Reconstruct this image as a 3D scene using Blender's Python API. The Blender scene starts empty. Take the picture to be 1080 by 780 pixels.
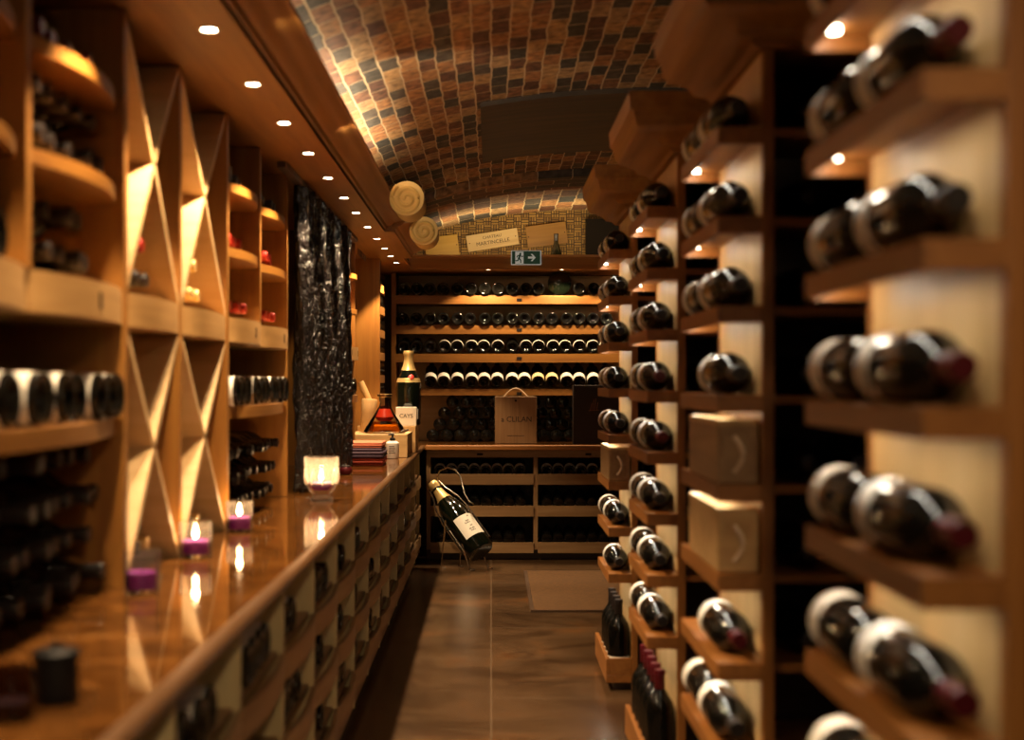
import bpy, math, random
from mathutils import Vector, Matrix
random.seed(7)
C = bpy.context.scene.collection
PI = math.pi
EYE = 1.2
F = 1500.0
def at(px, py, Y):
    return ((px - 518.0) / F * Y, Y, EYE - (py - 402.0) / F * Y)

# ------------------------------------------------------------------ materials
def new_mat(name):
    m = bpy.data.materials.new(name); m.use_nodes = True
    nt = m.node_tree
    return m, nt, nt.nodes['Principled BSDF']
def plain(name, col, rough=0.5, metal=0.0, spec=0.5, emit=None, estr=0.0, coat=0.0, trans=0.0, ior=1.45):
    m, nt, b = new_mat(name)
    b.inputs['Base Color'].default_value = (*col, 1)
    b.inputs['Roughness'].default_value = rough
    b.inputs['Metallic'].default_value = metal
    b.inputs['Specular IOR Level'].default_value = spec
    b.inputs['Coat Weight'].default_value = coat
    b.inputs['Transmission Weight'].default_value = trans
    b.inputs['IOR'].default_value = ior
    if emit:
        b.inputs['Emission Color'].default_value = (*emit, 1)
        b.inputs['Emission Strength'].default_value = estr
    # faint procedural variation of the roughness
    n = nt.nodes.new('ShaderNodeTexNoise'); n.inputs['Scale'].default_value = 40
    mr = nt.nodes.new('ShaderNodeMapRange')
    mr.inputs['To Min'].default_value = max(0.0, rough - 0.04); mr.inputs['To Max'].default_value = rough + 0.04
    tc = nt.nodes.new('ShaderNodeTexCoord')
    nt.links.new(tc.outputs['Object'], n.inputs['Vector'])
    nt.links.new(n.outputs['Fac'], mr.inputs['Value']); nt.links.new(mr.outputs['Result'], b.inputs['Roughness'])
    return m
def ramp(nt, stops, interp='LINEAR'):
    r = nt.nodes.new('ShaderNodeValToRGB'); cr = r.color_ramp; cr.interpolation = interp
    while len(cr.elements) < len(stops): cr.elements.new(0.5)
    for e, (p, c) in zip(cr.elements, stops):
        e.position = p; e.color = (*c, 1)
    return r
def wood(name, dark, mid, light, axis='Y', rough=0.5, scale=1.0, coat=0.03):
    m, nt, b = new_mat(name)
    tc = nt.nodes.new('ShaderNodeTexCoord'); mp = nt.nodes.new('ShaderNodeMapping')
    s = [26 * scale] * 3; s['XYZ'.index(axis)] = 1.6 * scale
    mp.inputs['Scale'].default_value = s
    oi = nt.nodes.new('ShaderNodeObjectInfo')
    add = nt.nodes.new('ShaderNodeVectorMath'); add.operation = 'ADD'
    mul = nt.nodes.new('ShaderNodeMath'); mul.operation = 'MULTIPLY'; mul.inputs[1].default_value = 40
    nt.links.new(oi.outputs['Random'], mul.inputs[0])
    nt.links.new(tc.outputs['Object'], mp.inputs['Vector'])
    nt.links.new(mp.outputs['Vector'], add.inputs[0]); nt.links.new(mul.outputs[0], add.inputs[1])
    n = nt.nodes.new('ShaderNodeTexNoise'); n.inputs['Scale'].default_value = 1.0
    n.inputs['Detail'].default_value = 5; n.inputs['Distortion'].default_value = 0.6
    nt.links.new(add.outputs[0], n.inputs['Vector'])
    r = ramp(nt, [(0.28, dark), (0.5, mid), (0.72, light)])
    nt.links.new(n.outputs['Fac'], r.inputs['Fac']); nt.links.new(r.outputs['Color'], b.inputs['Base Color'])
    b.inputs['Roughness'].default_value = rough; b.inputs['Coat Weight'].default_value = coat
    b.inputs['Coat Roughness'].default_value = 0.25
    bp = nt.nodes.new('ShaderNodeBump'); bp.inputs['Strength'].default_value = 0.08
    nt.links.new(n.outputs['Fac'], bp.inputs['Height']); nt.links.new(bp.outputs['Normal'], b.inputs['Normal'])
    return m
M = {}
oak = ((0.22, 0.083, 0.010), (0.29, 0.115, 0.015), (0.35, 0.150, 0.023))
for ax in 'XYZ':
    M['oak' + ax] = wood('honey_oak_' + ax, *oak, axis=ax)
    M['tan' + ax] = wood('tan_oak_' + ax, (0.26, 0.14, 0.055), (0.34, 0.19, 0.08), (0.42, 0.25, 0.11), axis=ax)
    M['red' + ax] = wood('cherry_wood_' + ax, (0.25, 0.090, 0.016), (0.32, 0.120, 0.022), (0.38, 0.150, 0.030), axis=ax)
    M['cream' + ax] = wood('pale_maple_' + ax, (0.54, 0.33, 0.125), (0.61, 0.385, 0.155), (0.66, 0.43, 0.19), axis=ax, scale=0.6, rough=0.5)
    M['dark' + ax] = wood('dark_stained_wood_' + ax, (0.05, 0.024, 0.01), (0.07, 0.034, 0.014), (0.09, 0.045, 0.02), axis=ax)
M['band'] = wood('lit_oak_ledge', (0.40, 0.215, 0.07), (0.48, 0.265, 0.09), (0.54, 0.31, 0.115), axis='Y')  # rack oak made paler, imitating the strong light on the ledges
M['partition'] = wood('cabinet_partition', (0.62, 0.50, 0.25), (0.70, 0.57, 0.29), (0.76, 0.62, 0.33), axis='Z', scale=0.6)
M['edge'] = wood('dark_edge_wood', (0.085, 0.036, 0.010), (0.115, 0.05, 0.014), (0.145, 0.064, 0.019), axis='Y', rough=0.35)
M['lattice'] = wood('lit_lattice_oak', (0.60, 0.38, 0.16), (0.66, 0.43, 0.20), (0.70, 0.48, 0.24), axis='X', rough=0.55)  # oak lightened so the lamplight on the boards is partly in the colour
M['crate'] = wood('pine_crate', (0.5, 0.29, 0.11), (0.6, 0.37, 0.15), (0.66, 0.43, 0.2), axis='X')
M['crateY'] = wood('crate_boards', (0.26, 0.14, 0.055), (0.33, 0.18, 0.075), (0.38, 0.22, 0.1), axis='Z', scale=1.6)
M['glass_dark'] = plain('dark_bottle_glass', (0.005, 0.0045, 0.0035), 0.055, spec=0.42, coat=0.0)
M['glass_black'] = plain('black_bottle_glass', (0.004, 0.006, 0.003), 0.09, spec=0.8, coat=0.6)
M['foil_red'] = plain('burgundy_foil', (0.10, 0.008, 0.012), 0.35, 0.3)
M['foil_scarlet'] = plain('scarlet_foil', (0.36, 0.02, 0.012), 0.35, 0.2)
M['foil_black'] = plain('black_foil', (0.02, 0.014, 0.012), 0.4, 0.2)
M['foil_gold'] = plain('gold_foil', (0.85, 0.60, 0.24), 0.32, 0.55)
M['label_white'] = plain('white_paper_label', (0.82, 0.76, 0.66), 0.7)
M['label_cream'] = plain('cream_paper_label', (0.78, 0.62, 0.32), 0.7)
M['led'] = plain('led_lens', (1, 1, 1), 0.5, emit=(1, 0.86, 0.62), estr=30)
M['trim_metal'] = plain('brushed_trim_ring', (0.5, 0.4, 0.28), 0.35, 0.9)
M['wire'] = plain('polished_steel_wire', (0.75, 0.68, 0.58), 0.18, 1.0)
M['brass'] = plain('brass', (0.75, 0.5, 0.2), 0.25, 1.0)
M['gold_plaster'] = plain('gilded_plaster', (0.85, 0.60, 0.20), 0.5, 0.0)
def thin_glass(name, tint, gloss=1.0, milk=0.0, ior=1.18):
    m = bpy.data.materials.new(name); m.use_nodes = True; nt = m.node_tree; nt.nodes.clear()
    out = nt.nodes.new('ShaderNodeOutputMaterial'); tr = nt.nodes.new('ShaderNodeBsdfTransparent'); gl = nt.nodes.new('ShaderNodeBsdfGlossy')
    mx = nt.nodes.new('ShaderNodeMixShader'); lw = nt.nodes.new('ShaderNodeFresnel'); lw.inputs['IOR'].default_value = ior
    tr.inputs['Color'].default_value = (*tint, 1); gl.inputs['Roughness'].default_value = 0.03
    gl.inputs['Color'].default_value = (gloss, gloss, gloss, 1)
    nt.links.new(lw.outputs['Fac'], mx.inputs['Fac']); nt.links.new(tr.outputs[0], mx.inputs[1]); nt.links.new(gl.outputs[0], mx.inputs[2])
    last = mx.outputs[0]
    if milk:
        tl = nt.nodes.new('ShaderNodeBsdfTranslucent'); tl.inputs['Color'].default_value = (1, 0.9, 0.8, 1)
        m2 = nt.nodes.new('ShaderNodeMixShader'); m2.inputs['Fac'].default_value = milk
        nt.links.new(last, m2.inputs[1]); nt.links.new(tl.outputs[0], m2.inputs[2]); last = m2.outputs[0]
    nt.links.new(last, out.inputs['Surface'])
    return m
M['cut_glass'] = thin_glass('cut_glass', (0.96, 0.94, 0.92), milk=0.10)
M['facet'] = thin_glass('cut_glass_facet', (0.96, 0.94, 0.92), milk=0.6)
M['tumbler'] = thin_glass('tumbler_glass', (0.97, 0.95, 0.93), milk=0.03)
M['clear'] = thin_glass('clear_glass', (0.96, 0.95, 0.93))
M['smoke'] = thin_glass('smoked_glass', (0.55, 0.48, 0.46))
M['amber'] = thin_glass('amber_wine', (0.75, 0.42, 0.08))
M['redwine'] = plain('red_liquid', (0.7, 0.05, 0.02), 0.25)
M['purple'] = plain('purple_wax', (0.24, 0.018, 0.28), 0.4)
M['flame'] = plain('candle_flame', (1, 0.8, 0.5), 0.5, emit=(1, 0.70, 0.34), estr=60)
M['black'] = plain('matte_black', (0.006, 0.005, 0.005), 0.5, spec=0.25)
M['ink'] = plain('black_ink', (0.02, 0.012, 0.008), 0.6)
M['green'] = plain('sign_green', (0.004, 0.035, 0.016), 0.4, emit=(0.03, 0.20, 0.10), estr=0.06)
M['signwhite'] = plain('sign_white', (0.75, 0.75, 0.72), 0.4, emit=(0.9, 1.0, 0.92), estr=0.16)
M['copper_ink'] = plain('copper_print', (0.42, 0.17, 0.09), 0.4, 0.5)
M['box_dark'] = plain('charcoal_box', (0.04, 0.028, 0.024), 0.6, spec=0.25)
M['pink_cloth'] = plain('coral_cloth', (0.72, 0.20, 0.10), 0.8)
M['plum_cloth'] = plain('plum_velvet', (0.06, 0.028, 0.05), 0.75)
M['red_cloth'] = plain('brick_red_cloth', (0.42, 0.06, 0.03), 0.7)
M['rope'] = plain('pale_rope', (0.8, 0.6, 0.4), 0.8)
M['void'] = plain('painted_recess_shade', (0.012, 0.009, 0.007), 0.9, spec=0.05)
M['mortar'] = plain('rib_mortar', (0.5, 0.36, 0.2), 0.9)

def brick_mat(name, bw, bh, mort, stops, mcol, rough=0.75):
    m, nt, b = new_mat(name)
    uv = nt.nodes.new('ShaderNodeUVMap'); uv.uv_map = 'UVMap'
    nz = nt.nodes.new('ShaderNodeTexNoise'); nz.inputs['Scale'].default_value = 9; nz.inputs['Detail'].default_value = 3
    nt.links.new(uv.outputs['UV'], nz.inputs['Vector'])
    sub = nt.nodes.new('ShaderNodeVectorMath'); sub.operation = 'MULTIPLY_ADD'
    sub.inputs[1].default_value = (0.03, 0.022, 0); nt.links.new(nz.outputs['Color'], sub.inputs[0]); nt.links.new(uv.outputs['UV'], sub.inputs[2])
    br = nt.nodes.new('ShaderNodeTexBrick')
    br.inputs['Color1'].default_value = (0, 0, 0, 1); br.inputs['Color2'].default_value = (1, 1, 1, 1)
    br.inputs['Mortar'].default_value = (0.5, 0.5, 0.5, 1)
    br.inputs['Scale'].default_value = 1; br.inputs['Mortar Size'].default_value = mort
    br.inputs['Mortar Smooth'].default_value = 0.3
    br.inputs['Brick Width'].default_value = bw; br.inputs['Row Height'].default_value = bh
    nt.links.new(sub.outputs[0], br.inputs['Vector'])
    r = ramp(nt, stops, 'CONSTANT'); nt.links.new(br.outputs['Color'], r.inputs['Fac'])
    n2 = nt.nodes.new('ShaderNodeTexNoise'); n2.inputs['Scale'].default_value = 28; n2.inputs['Detail'].default_value = 6
    nt.links.new(uv.outputs['UV'], n2.inputs['Vector'])
    v = ramp(nt, [(0.3, (0.30, 0.27, 0.25)), (0.5, (0.8, 0.78, 0.76)), (0.72, (1.35, 1.3, 1.25))]); nt.links.new(n2.outputs['Fac'], v.inputs['Fac'])
    mx = nt.nodes.new('ShaderNodeMix'); mx.data_type = 'RGBA'; mx.blend_type = 'MULTIPLY'; mx.inputs['Factor'].default_value = 1
    nt.links.new(r.outputs['Color'], mx.inputs[6]); nt.links.new(v.outputs['Color'], mx.inputs[7])
    m2 = nt.nodes.new('ShaderNodeMix'); m2.data_type = 'RGBA'
    nt.links.new(br.outputs['Fac'], m2.inputs['Factor']); nt.links.new(mx.outputs[2], m2.inputs[6]); m2.inputs[7].default_value = (*mcol, 1)
    nt.links.new(m2.outputs[2], b.inputs['Base Color'])
    b.inputs['Roughness'].default_value = rough
    ht = nt.nodes.new('ShaderNodeMath'); ht.operation = 'MULTIPLY_ADD'; ht.inputs[1].default_value = 0.35
    inv = nt.nodes.new('ShaderNodeMath'); inv.operation = 'SUBTRACT'; inv.inputs[0].default_value = 1.0
    nt.links.new(br.outputs['Fac'], inv.inputs[1])
    nt.links.new(n2.outputs['Fac'], ht.inputs[0]); nt.links.new(inv.outputs[0], ht.inputs[2])
    bp = nt.nodes.new('ShaderNodeBump'); bp.inputs['Strength'].default_value = 0.6; bp.inputs['Distance'].default_value = 0.012
    nt.links.new(ht.outputs[0], bp.inputs['Height']); nt.links.new(bp.outputs['Normal'], b.inputs['Normal'])
    return m
BR = [(0.0, (0.44, 0.22, 0.085)), (0.12, (0.17, 0.075, 0.04)), (0.24, (0.52, 0.32, 0.14)), (0.36, (0.055, 0.055, 0.048)),
      (0.50, (0.30, 0.14, 0.07)), (0.60, (0.46, 0.30, 0.15)), (0.68, (0.09, 0.075, 0.06)), (0.78, (0.40, 0.19, 0.075)), (0.88, (0.13, 0.06, 0.04))]
M['brick'] = brick_mat('vault_brick', 0.17, 0.066, 0.0035, BR, (0.62, 0.48, 0.30))
M['brick_far'] = brick_mat('far_vault_brick', 0.30, 0.115, 0.005, BR, (0.66, 0.5, 0.28))
RB = [(0.0, (0.10, 0.055, 0.035)), (0.25, (0.24, 0.11, 0.05)), (0.4, (0.05, 0.04, 0.035)), (0.62, (0.30, 0.15, 0.06)), (0.78, (0.13, 0.06, 0.035))]
M['brick_rib'] = brick_mat('rib_brick', 0.2, 0.16, 0.004, RB, (0.4, 0.3, 0.18))

def cork_mat():
    m, nt, b = new_mat('cork_basket_weave')
    uv = nt.nodes.new('ShaderNodeTexCoord'); mp = nt.nodes.new('ShaderNodeMapping'); mp.inputs['Rotation'].default_value = (PI / 2, 0, 0)
    nt.links.new(uv.outputs['Object'], mp.inputs['Vector'])
    outs = []
    for rot, off in ((0, 0), (PI / 2, 0.3)):
        m2 = nt.nodes.new('ShaderNodeMapping'); m2.inputs['Rotation'].default_value = (0, 0, rot); m2.inputs['Location'].default_value = (off, 0, 0)
        nt.links.new(mp.outputs['Vector'], m2.inputs['Vector'])
        br = nt.nodes.new('ShaderNodeTexBrick'); br.offset = 0.0
        br.inputs['Color1'].default_value = (0.15, 0.075, 0.014, 1); br.inputs['Color2'].default_value = (0.36, 0.21, 0.05, 1)
        br.inputs['Mortar'].default_value = (0.03, 0.016, 0.008, 1)
        br.inputs['Scale'].default_value = 1; br.inputs['Mortar Size'].default_value = 0.003
        br.inputs['Brick Width'].default_value = 0.054; br.inputs['Row Height'].default_value = 0.018
        nt.links.new(m2.outputs['Vector'], br.inputs['Vector']); outs.append(br)
    ck = nt.nodes.new('ShaderNodeTexChecker'); ck.inputs['Scale'].default_value = 1 / 0.054
    nt.links.new(mp.outputs['Vector'], ck.inputs['Vector'])
    mx = nt.nodes.new('ShaderNodeMix'); mx.data_type = 'RGBA'
    nt.links.new(ck.outputs['Fac'], mx.inputs['Factor']); nt.links.new(outs[0].outputs['Color'], mx.inputs[6]); nt.links.new(outs[1].outputs['Color'], mx.inputs[7])
    nt.links.new(mx.outputs[2], b.inputs['Base Color']); b.inputs['Roughness'].default_value = 0.8
    return m
M['cork'] = cork_mat()

def stone_mat(name, stops, scale, rough, veins, tile=None, grout=(0.3, 0.22, 0.14)):
    m, nt, b = new_mat(name)
    tc = nt.nodes.new('ShaderNodeTexCoord'); mp = nt.nodes.new('ShaderNodeMapping'); mp.inputs['Scale'].default_value = scale
    nt.links.new(tc.outputs['Object'], mp.inputs['Vector'])
    n = nt.nodes.new('ShaderNodeTexNoise'); n.inputs['Scale'].default_value = 1; n.inputs['Detail'].default_value = 9; n.inputs["Distortion"].default_value = 0.7
    n.inputs['Roughness'].default_value = 0.6
    nt.links.new(mp.outputs['Vector'], n.inputs['Vector'])
    r = ramp(nt, stops); nt.links.new(n.outputs['Fac'], r.inputs['Fac'])
    n2 = nt.nodes.new('ShaderNodeTexNoise'); n2.inputs['Scale'].default_value = 0.55; n2.inputs['Detail'].default_value = 4; n2.inputs['Distortion'].default_value = 2.5
    nt.links.new(mp.outputs['Vector'], n2.inputs['Vector'])
    v = ramp(nt, [(0.465, (1, 1, 1)), (0.495, veins), (0.51, veins), (0.54, (1, 1, 1))]); nt.links.new(n2.outputs['Fac'], v.inputs['Fac'])
    mx = nt.nodes.new('ShaderNodeMix'); mx.data_type = 'RGBA'; mx.blend_type = 'MULTIPLY'; mx.inputs["Factor"].default_value = 0.55
    nt.links.new(r.outputs['Color'], mx.inputs[6]); nt.links.new(v.outputs['Color'], mx.inputs[7])
    last = mx.outputs[2]
    if tile:
        mt = nt.nodes.new('ShaderNodeMapping'); mt.inputs['Location'].default_value = tile[2]; mt.inputs['Rotation'].default_value = (0, 0, PI / 2)
        nt.links.new(tc.outputs['Object'], mt.inputs['Vector'])
        br = nt.nodes.new('ShaderNodeTexBrick'); br.inputs['Scale'].default_value = 1; br.inputs['Mortar Size'].default_value = 0.003
        br.inputs['Brick Width'].default_value = tile[0]; br.inputs['Row Height'].default_value = tile[1]
        br.inputs['Color1'].default_value = (0.85, 0.85, 0.85, 1); br.inputs['Color2'].default_value = (1.1, 1.1, 1.1, 1)
        nt.links.new(mt.outputs['Vector'], br.inputs['Vector'])
        mz = nt.nodes.new('ShaderNodeMix'); mz.data_type = 'RGBA'; mz.blend_type = 'MULTIPLY'; mz.inputs['Factor'].default_value = 1
        nt.links.new(last, mz.inputs[6]); nt.links.new(br.outputs['Color'], mz.inputs[7])
        m2 = nt.nodes.new('ShaderNodeMix'); m2.data_type = 'RGBA'; nt.links.new(br.outputs['Fac'], m2.inputs['Factor'])
        nt.links.new(mz.outputs[2], m2.inputs[6]); m2.inputs[7].default_value = (*grout, 1)
        last = m2.outputs[2]
    nt.links.new(last, b.inputs['Base Color'])
    mr = nt.nodes.new('ShaderNodeMapRange'); mr.inputs['To Min'].default_value = rough * 0.8; mr.inputs['To Max'].default_value = rough * 1.25
    nt.links.new(n.outputs['Fac'], mr.inputs['Value']); nt.links.new(mr.outputs['Result'], b.inputs['Roughness'])
    b.inputs['Specular IOR Level'].default_value = 0.75
    return m
M['floor'] = stone_mat('brown_stone_tiles', [(0.25, (0.025, 0.012, 0.005)), (0.42, (0.060, 0.031, 0.013)), (0.56, (0.095, 0.051, 0.023)), (0.66, (0.135, 0.058, 0.018)), (0.76, (0.20, 0.078, 0.012))],
                       (1.5, 2.0, 2), 0.24, (0.45, 0.38, 0.32), (1.54, 0.9, (0.0, 0.0, 0)), (0.17, 0.11, 0.065))
M['counter'] = stone_mat('polished_amber_stone', [(0.28, (0.03, 0.012, 0.004)), (0.45, (0.095, 0.036, 0.009)), (0.6, (0.16, 0.06, 0.012)), (0.76, (0.34, 0.16, 0.05))],
                         (10, 15, 3), 0.06, (0.5, 0.4, 0.3))
M['back_counter'] = M['counter']
def patchy(name, a, b_, scale, rough, metal=0.0):
    m, nt, b = new_mat(name)
    tc = nt.nodes.new('ShaderNodeTexCoord'); mp = nt.nodes.new('ShaderNodeMapping'); mp.inputs['Scale'].default_value = scale
    nt.links.new(tc.outputs['Object'], mp.inputs['Vector'])
    n = nt.nodes.new('ShaderNodeTexNoise'); n.inputs['Scale'].default_value = 1; n.inputs['Detail'].default_value = 6
    nt.links.new(mp.outputs['Vector'], n.inputs['Vector'])
    r = ramp(nt, [(0.35, a), (0.68, b_)]); nt.links.new(n.outputs['Fac'], r.inputs['Fac']); nt.links.new(r.outputs['Color'], b.inputs['Base Color'])
    b.inputs['Roughness'].default_value = rough; b.inputs['Metallic'].default_value = metal
    return m
M['slate'] = patchy('dark_slate_sheet', (0.012, 0.010, 0.009), (0.05, 0.03, 0.016), (2.5, 16, 3), 0.55)
M['plaster'] = patchy('dark_plaster', (0.06, 0.04, 0.025), (0.09, 0.06, 0.035), (4, 4, 4), 0.85)
M['mat'] = patchy('coir_mat', (0.08, 0.034, 0.007), (0.14, 0.062, 0.013), (60, 140, 60), 0.95)
def drape_mat():
    m, nt, b = new_mat('black_sequin_drape')
    tc = nt.nodes.new('ShaderNodeTexCoord'); mp = nt.nodes.new('ShaderNodeMapping'); mp.inputs['Scale'].default_value = (46, 46, 24)
    nt.links.new(tc.outputs['Object'], mp.inputs['Vector'])
    n = nt.nodes.new('ShaderNodeTexNoise'); n.inputs['Scale'].default_value = 1.0; n.inputs['Detail'].default_value = 4; n.inputs['Distortion'].default_value = 1.0
    nt.links.new(mp.outputs['Vector'], n.inputs['Vector'])
    bp = nt.nodes.new('ShaderNodeBump'); bp.inputs['Strength'].default_value = 1.0; bp.inputs['Distance'].default_value = 0.03
    nt.links.new(n.outputs['Fac'], bp.inputs['Height']); nt.links.new(bp.outputs['Normal'], b.inputs['Normal'])
    b.inputs['Base Color'].default_value = (0.008, 0.006, 0.006, 1); b.inputs['Roughness'].default_value = 0.2; b.inputs['Specular IOR Level'].default_value = 0.9
    return m
M['drape'] = drape_mat()

# ------------------------------------------------------------------ mesh helpers
class MB:
    def __init__(s): s.v = []; s.f = []; s.mi = []; s.sm = []; s.uv = None
    def face(s, idx, mi=0, smooth=False): s.f.append(tuple(idx)); s.mi.append(mi); s.sm.append(smooth)
    def box(s, x0, x1, y0, y1, z0, z1, mi=0):
        n = len(s.v)
        s.v += [(x, y, z) for z in (z0, z1) for y in (y0, y1) for x in (x0, x1)]
        for q in ((0, 2, 3, 1), (4, 5, 7, 6), (0, 1, 5, 4), (2, 6, 7, 3), (0, 4, 6, 2), (1, 3, 7, 5)):
            s.face([n + i for i in q], mi)
        return s
    def prism(s, poly, z0, z1, mi=0, axis='Z'):
        # poly counter-clockwise in the plane across `axis`
        n = len(s.v); k = len(poly)
        def P(a, b, c): return {'Z': (a, b, c), 'Y': (a, c, b), 'X': (c, a, b)}[axis]
        s.v += [P(a, b, z0) for a, b in poly] + [P(a, b, z1) for a, b in poly]
        fl = axis == 'Y'
        def ff(q): s.face(q[::-1] if fl else q, mi)
        ff([n + i for i in range(k)][::-1]); ff([n + k + i for i in range(k)])
        for i in range(k):
            j = (i + 1) % k
            ff([n + i, n + j, n + k + j, n + k + i])
        return s
    def lathe(s, prof, seg=24, M4=None, mis=None, cap=True):
        # profile [(r, h)] round +Z, then matrix
        n = len(s.v); k = len(prof)
        for r, h in prof:
            for i in range(seg):
                a = 2 * PI * i / seg
                p = Vector((r * math.cos(a), r * math.sin(a), h))
                s.v.append(tuple(M4 @ p) if M4 else tuple(p))
        for j in range(k - 1):
            for i in range(seg):
                i2 = (i + 1) % seg
                s.face([n + j * seg + i, n + j * seg + i2, n + (j + 1) * seg + i2, n + (j + 1) * seg + i], mis[j] if mis else 0, True)
        if cap:
            if prof[0][0] > 1e-5: s.face([n + i for i in range(seg)][::-1], mis[0] if mis else 0)
            if prof[-1][0] > 1e-5: s.face([n + (k - 1) * seg + i for i in range(seg)], mis[-1] if mis else 0)
        return s
    def tube(s, pts, r, seg=8, mi=0):
        pts = [Vector(p) for p in pts]; n = len(s.v); k = len(pts)
        up = Vector((0, 0, 1))
        for j, p in enumerate(pts):
            t = (pts[min(j + 1, k - 1)] - pts[max(j - 1, 0)]).normalized()
            a = t.cross(up)
            if a.length < 1e-3: a = t.cross(Vector((1, 0, 0)))
            a.normalize(); b = t.cross(a).normalized()
            rr = r[j] if isinstance(r, (list, tuple)) else r
            for i in range(seg):
                w = 2 * PI * i / seg
                s.v.append(tuple(p + a * (rr * math.cos(w)) + b * (rr * math.sin(w))))
        for j in range(k - 1):
            for i in range(seg):
                i2 = (i + 1) % seg
                s.face([n + j * seg + i, n + (j + 1) * seg + i, n + (j + 1) * seg + i2, n + j * seg + i2], mi, True)
        s.face([n + i for i in range(seg)], mi); s.face([n + (k - 1) * seg + i for i in range(seg)][::-1], mi)
        return s
    def mesh(s, name, mats):
        me = bpy.data.meshes.new(name); me.from_pydata(s.v, [], s.f)
        for m in (mats if isinstance(mats, (list, tuple)) else [mats]): me.materials.append(m)
        me.polygons.foreach_set('material_index', s.mi); me.polygons.foreach_set('use_smooth', s.sm)
        if s.uv:
            l = me.uv_layers.new(name='UVMap')
            for lp in me.loops: l.data[lp.index].uv = s.uv[lp.vertex_index]
        me.validate(); me.update()
        me.set_sharp_from_angle(angle=0.75)
        return me
    def obj(s, name, mats, parent=None, bevel=0.0):
        me = s.mesh(name, mats)
        o = bpy.data.objects.new(name, me); C.objects.link(o)
        if parent is not None:
            o.parent = parent
            o.matrix_parent_inverse = Matrix.Identity(4)
        if bevel:
            b = o.modifiers.new('bevel', 'BEVEL'); b.width = bevel; b.segments = 2; b.limit_method = 'ANGLE'
        return o
def tag(o, label=None, cat=None, group=None, kind=None):
    if label: o['label'] = label
    if cat: o['category'] = cat
    if group: o['group'] = group
    if kind: o['kind'] = kind
    return o
def thing(name, label, cat, loc=(0, 0, 0), rot=(0, 0, 0), group=None):
    o = bpy.data.objects.new(name, None); C.objects.link(o); o.empty_display_size = 0.05
    o.location = loc; o.rotation_euler = rot
    return tag(o, label, cat, group)
def struct(name, mb, mat, bevel=0.0):
    return tag(mb.obj(name, mat, None, bevel), kind='structure')
def place(me, name, parent=None, M4=None):
    o = bpy.data.objects.new(name, me); C.objects.link(o)
    if parent is not None: o.parent = parent
    if M4 is not None: o.matrix_local = M4
    return o
def copy_tree(root):
    r = root.copy(); C.objects.link(r)
    for ch in list(root.children):
        c = ch.copy(); C.objects.link(c); c.parent = r
        for g in list(ch.children):
            d = g.copy(); C.objects.link(d); d.parent = c
    return r
def text_obj(body, size, M4, mat, parent, name='lettering', space=1.0):
    cu = bpy.data.curves.new(name, 'FONT'); cu.body = body; cu.size = size; cu.align_x = 'CENTER'; cu.align_y = 'CENTER'
    cu.extrude = 0.0006; cu.space_character = space; cu.resolution_u = 3
    t = bpy.data.objects.new('tmp', cu); C.objects.link(t)
    dg = bpy.context.evaluated_depsgraph_get(); me = bpy.data.meshes.new_from_object(t.evaluated_get(dg))
    bpy.data.objects.remove(t); me.materials.clear(); me.materials.append(mat)
    return place(me, name, parent, M4)
def light(kind, name, loc, energy, col, rot=None, size=0.02, **kw):
    l = bpy.data.lights.new(name, kind); l.energy = energy; l.color = col
    if kind in ('POINT', 'SPOT'): l.shadow_soft_size = size
    if kind == 'SPOT': l.spot_size = kw.get('angle', 1.9); l.spot_blend = kw.get('blend', 0.6)
    if kind == 'AREA':
        l.shape = 'RECTANGLE'; l.size = size; l.size_y = kw['size_y']
        if 'spread' in kw: l.spread = kw['spread']
    o = bpy.data.objects.new(name, l); C.objects.link(o); o.location = loc
    if rot is not None: o.rotation_euler = rot
    return o
ORD = ['first', 'second', 'third', 'fourth', 'fifth', 'sixth', 'seventh', 'eighth', 'ninth', 'tenth', 'eleventh', 'twelfth', 'thirteenth', 'fourteenth', 'fifteenth', 'sixteenth', 'seventeenth', 'eighteenth', 'nineteenth', 'twentieth']
WARM = (1.0, 0.71, 0.41)
LEDW = (1.0, 0.91, 0.75)

# ------------------------------------------------------------------ bottle prototypes (lying, base at origin, neck towards -Y)
BR_ = 0.0435; BL = 0.285
LAY = Matrix.Rotation(PI / 2, 4, 'X')          # +Z -> -Y
prof_body = [(0.0, 0.026), (0.014, 0.022), (0.027, 0.006), (0.033, 0.0005), (0.038, 0.0), (0.0425, 0.003), (BR_, 0.010), (BR_, 0.165), (0.0425, 0.178), (0.038, 0.192), (0.028, 0.206), (0.019, 0.218), (0.0155, 0.230), (0.0148, 0.262)]
prof_cap = [(0.0152, 0.226), (0.0160, 0.228), (0.0156, 0.268), (0.0172, 0.269), (0.0172, 0.279), (0.0155, 0.285), (0.0, 0.285)]
prof_lab = [(BR_ + 0.0004, 0.0125), (BR_ + 0.0006, 0.013), (BR_ + 0.0006, 0.066), (BR_ + 0.0004, 0.0665)]
def bottle_meshes(seg):
    b = MB().lathe(prof_body, seg, LAY).mesh('bottle_body', M['glass_dark'])
    l = MB().lathe(prof_lab, seg, LAY, cap=False).mesh('label', M['label_white'])
    l2 = MB().lathe(prof_lab, seg, LAY, cap=False).mesh('label', M['label_cream'])
    caps = {k: MB().lathe(prof_cap, max(12, seg // 2), LAY, cap=False).mesh('foil_capsule', M[k]) for k in ('foil_red', 'foil_black', 'foil_scarlet', 'foil_gold')}
    return b, l, l2, caps
BODY, LAB, LAB2, CAPS = bottle_meshes(32)
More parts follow.
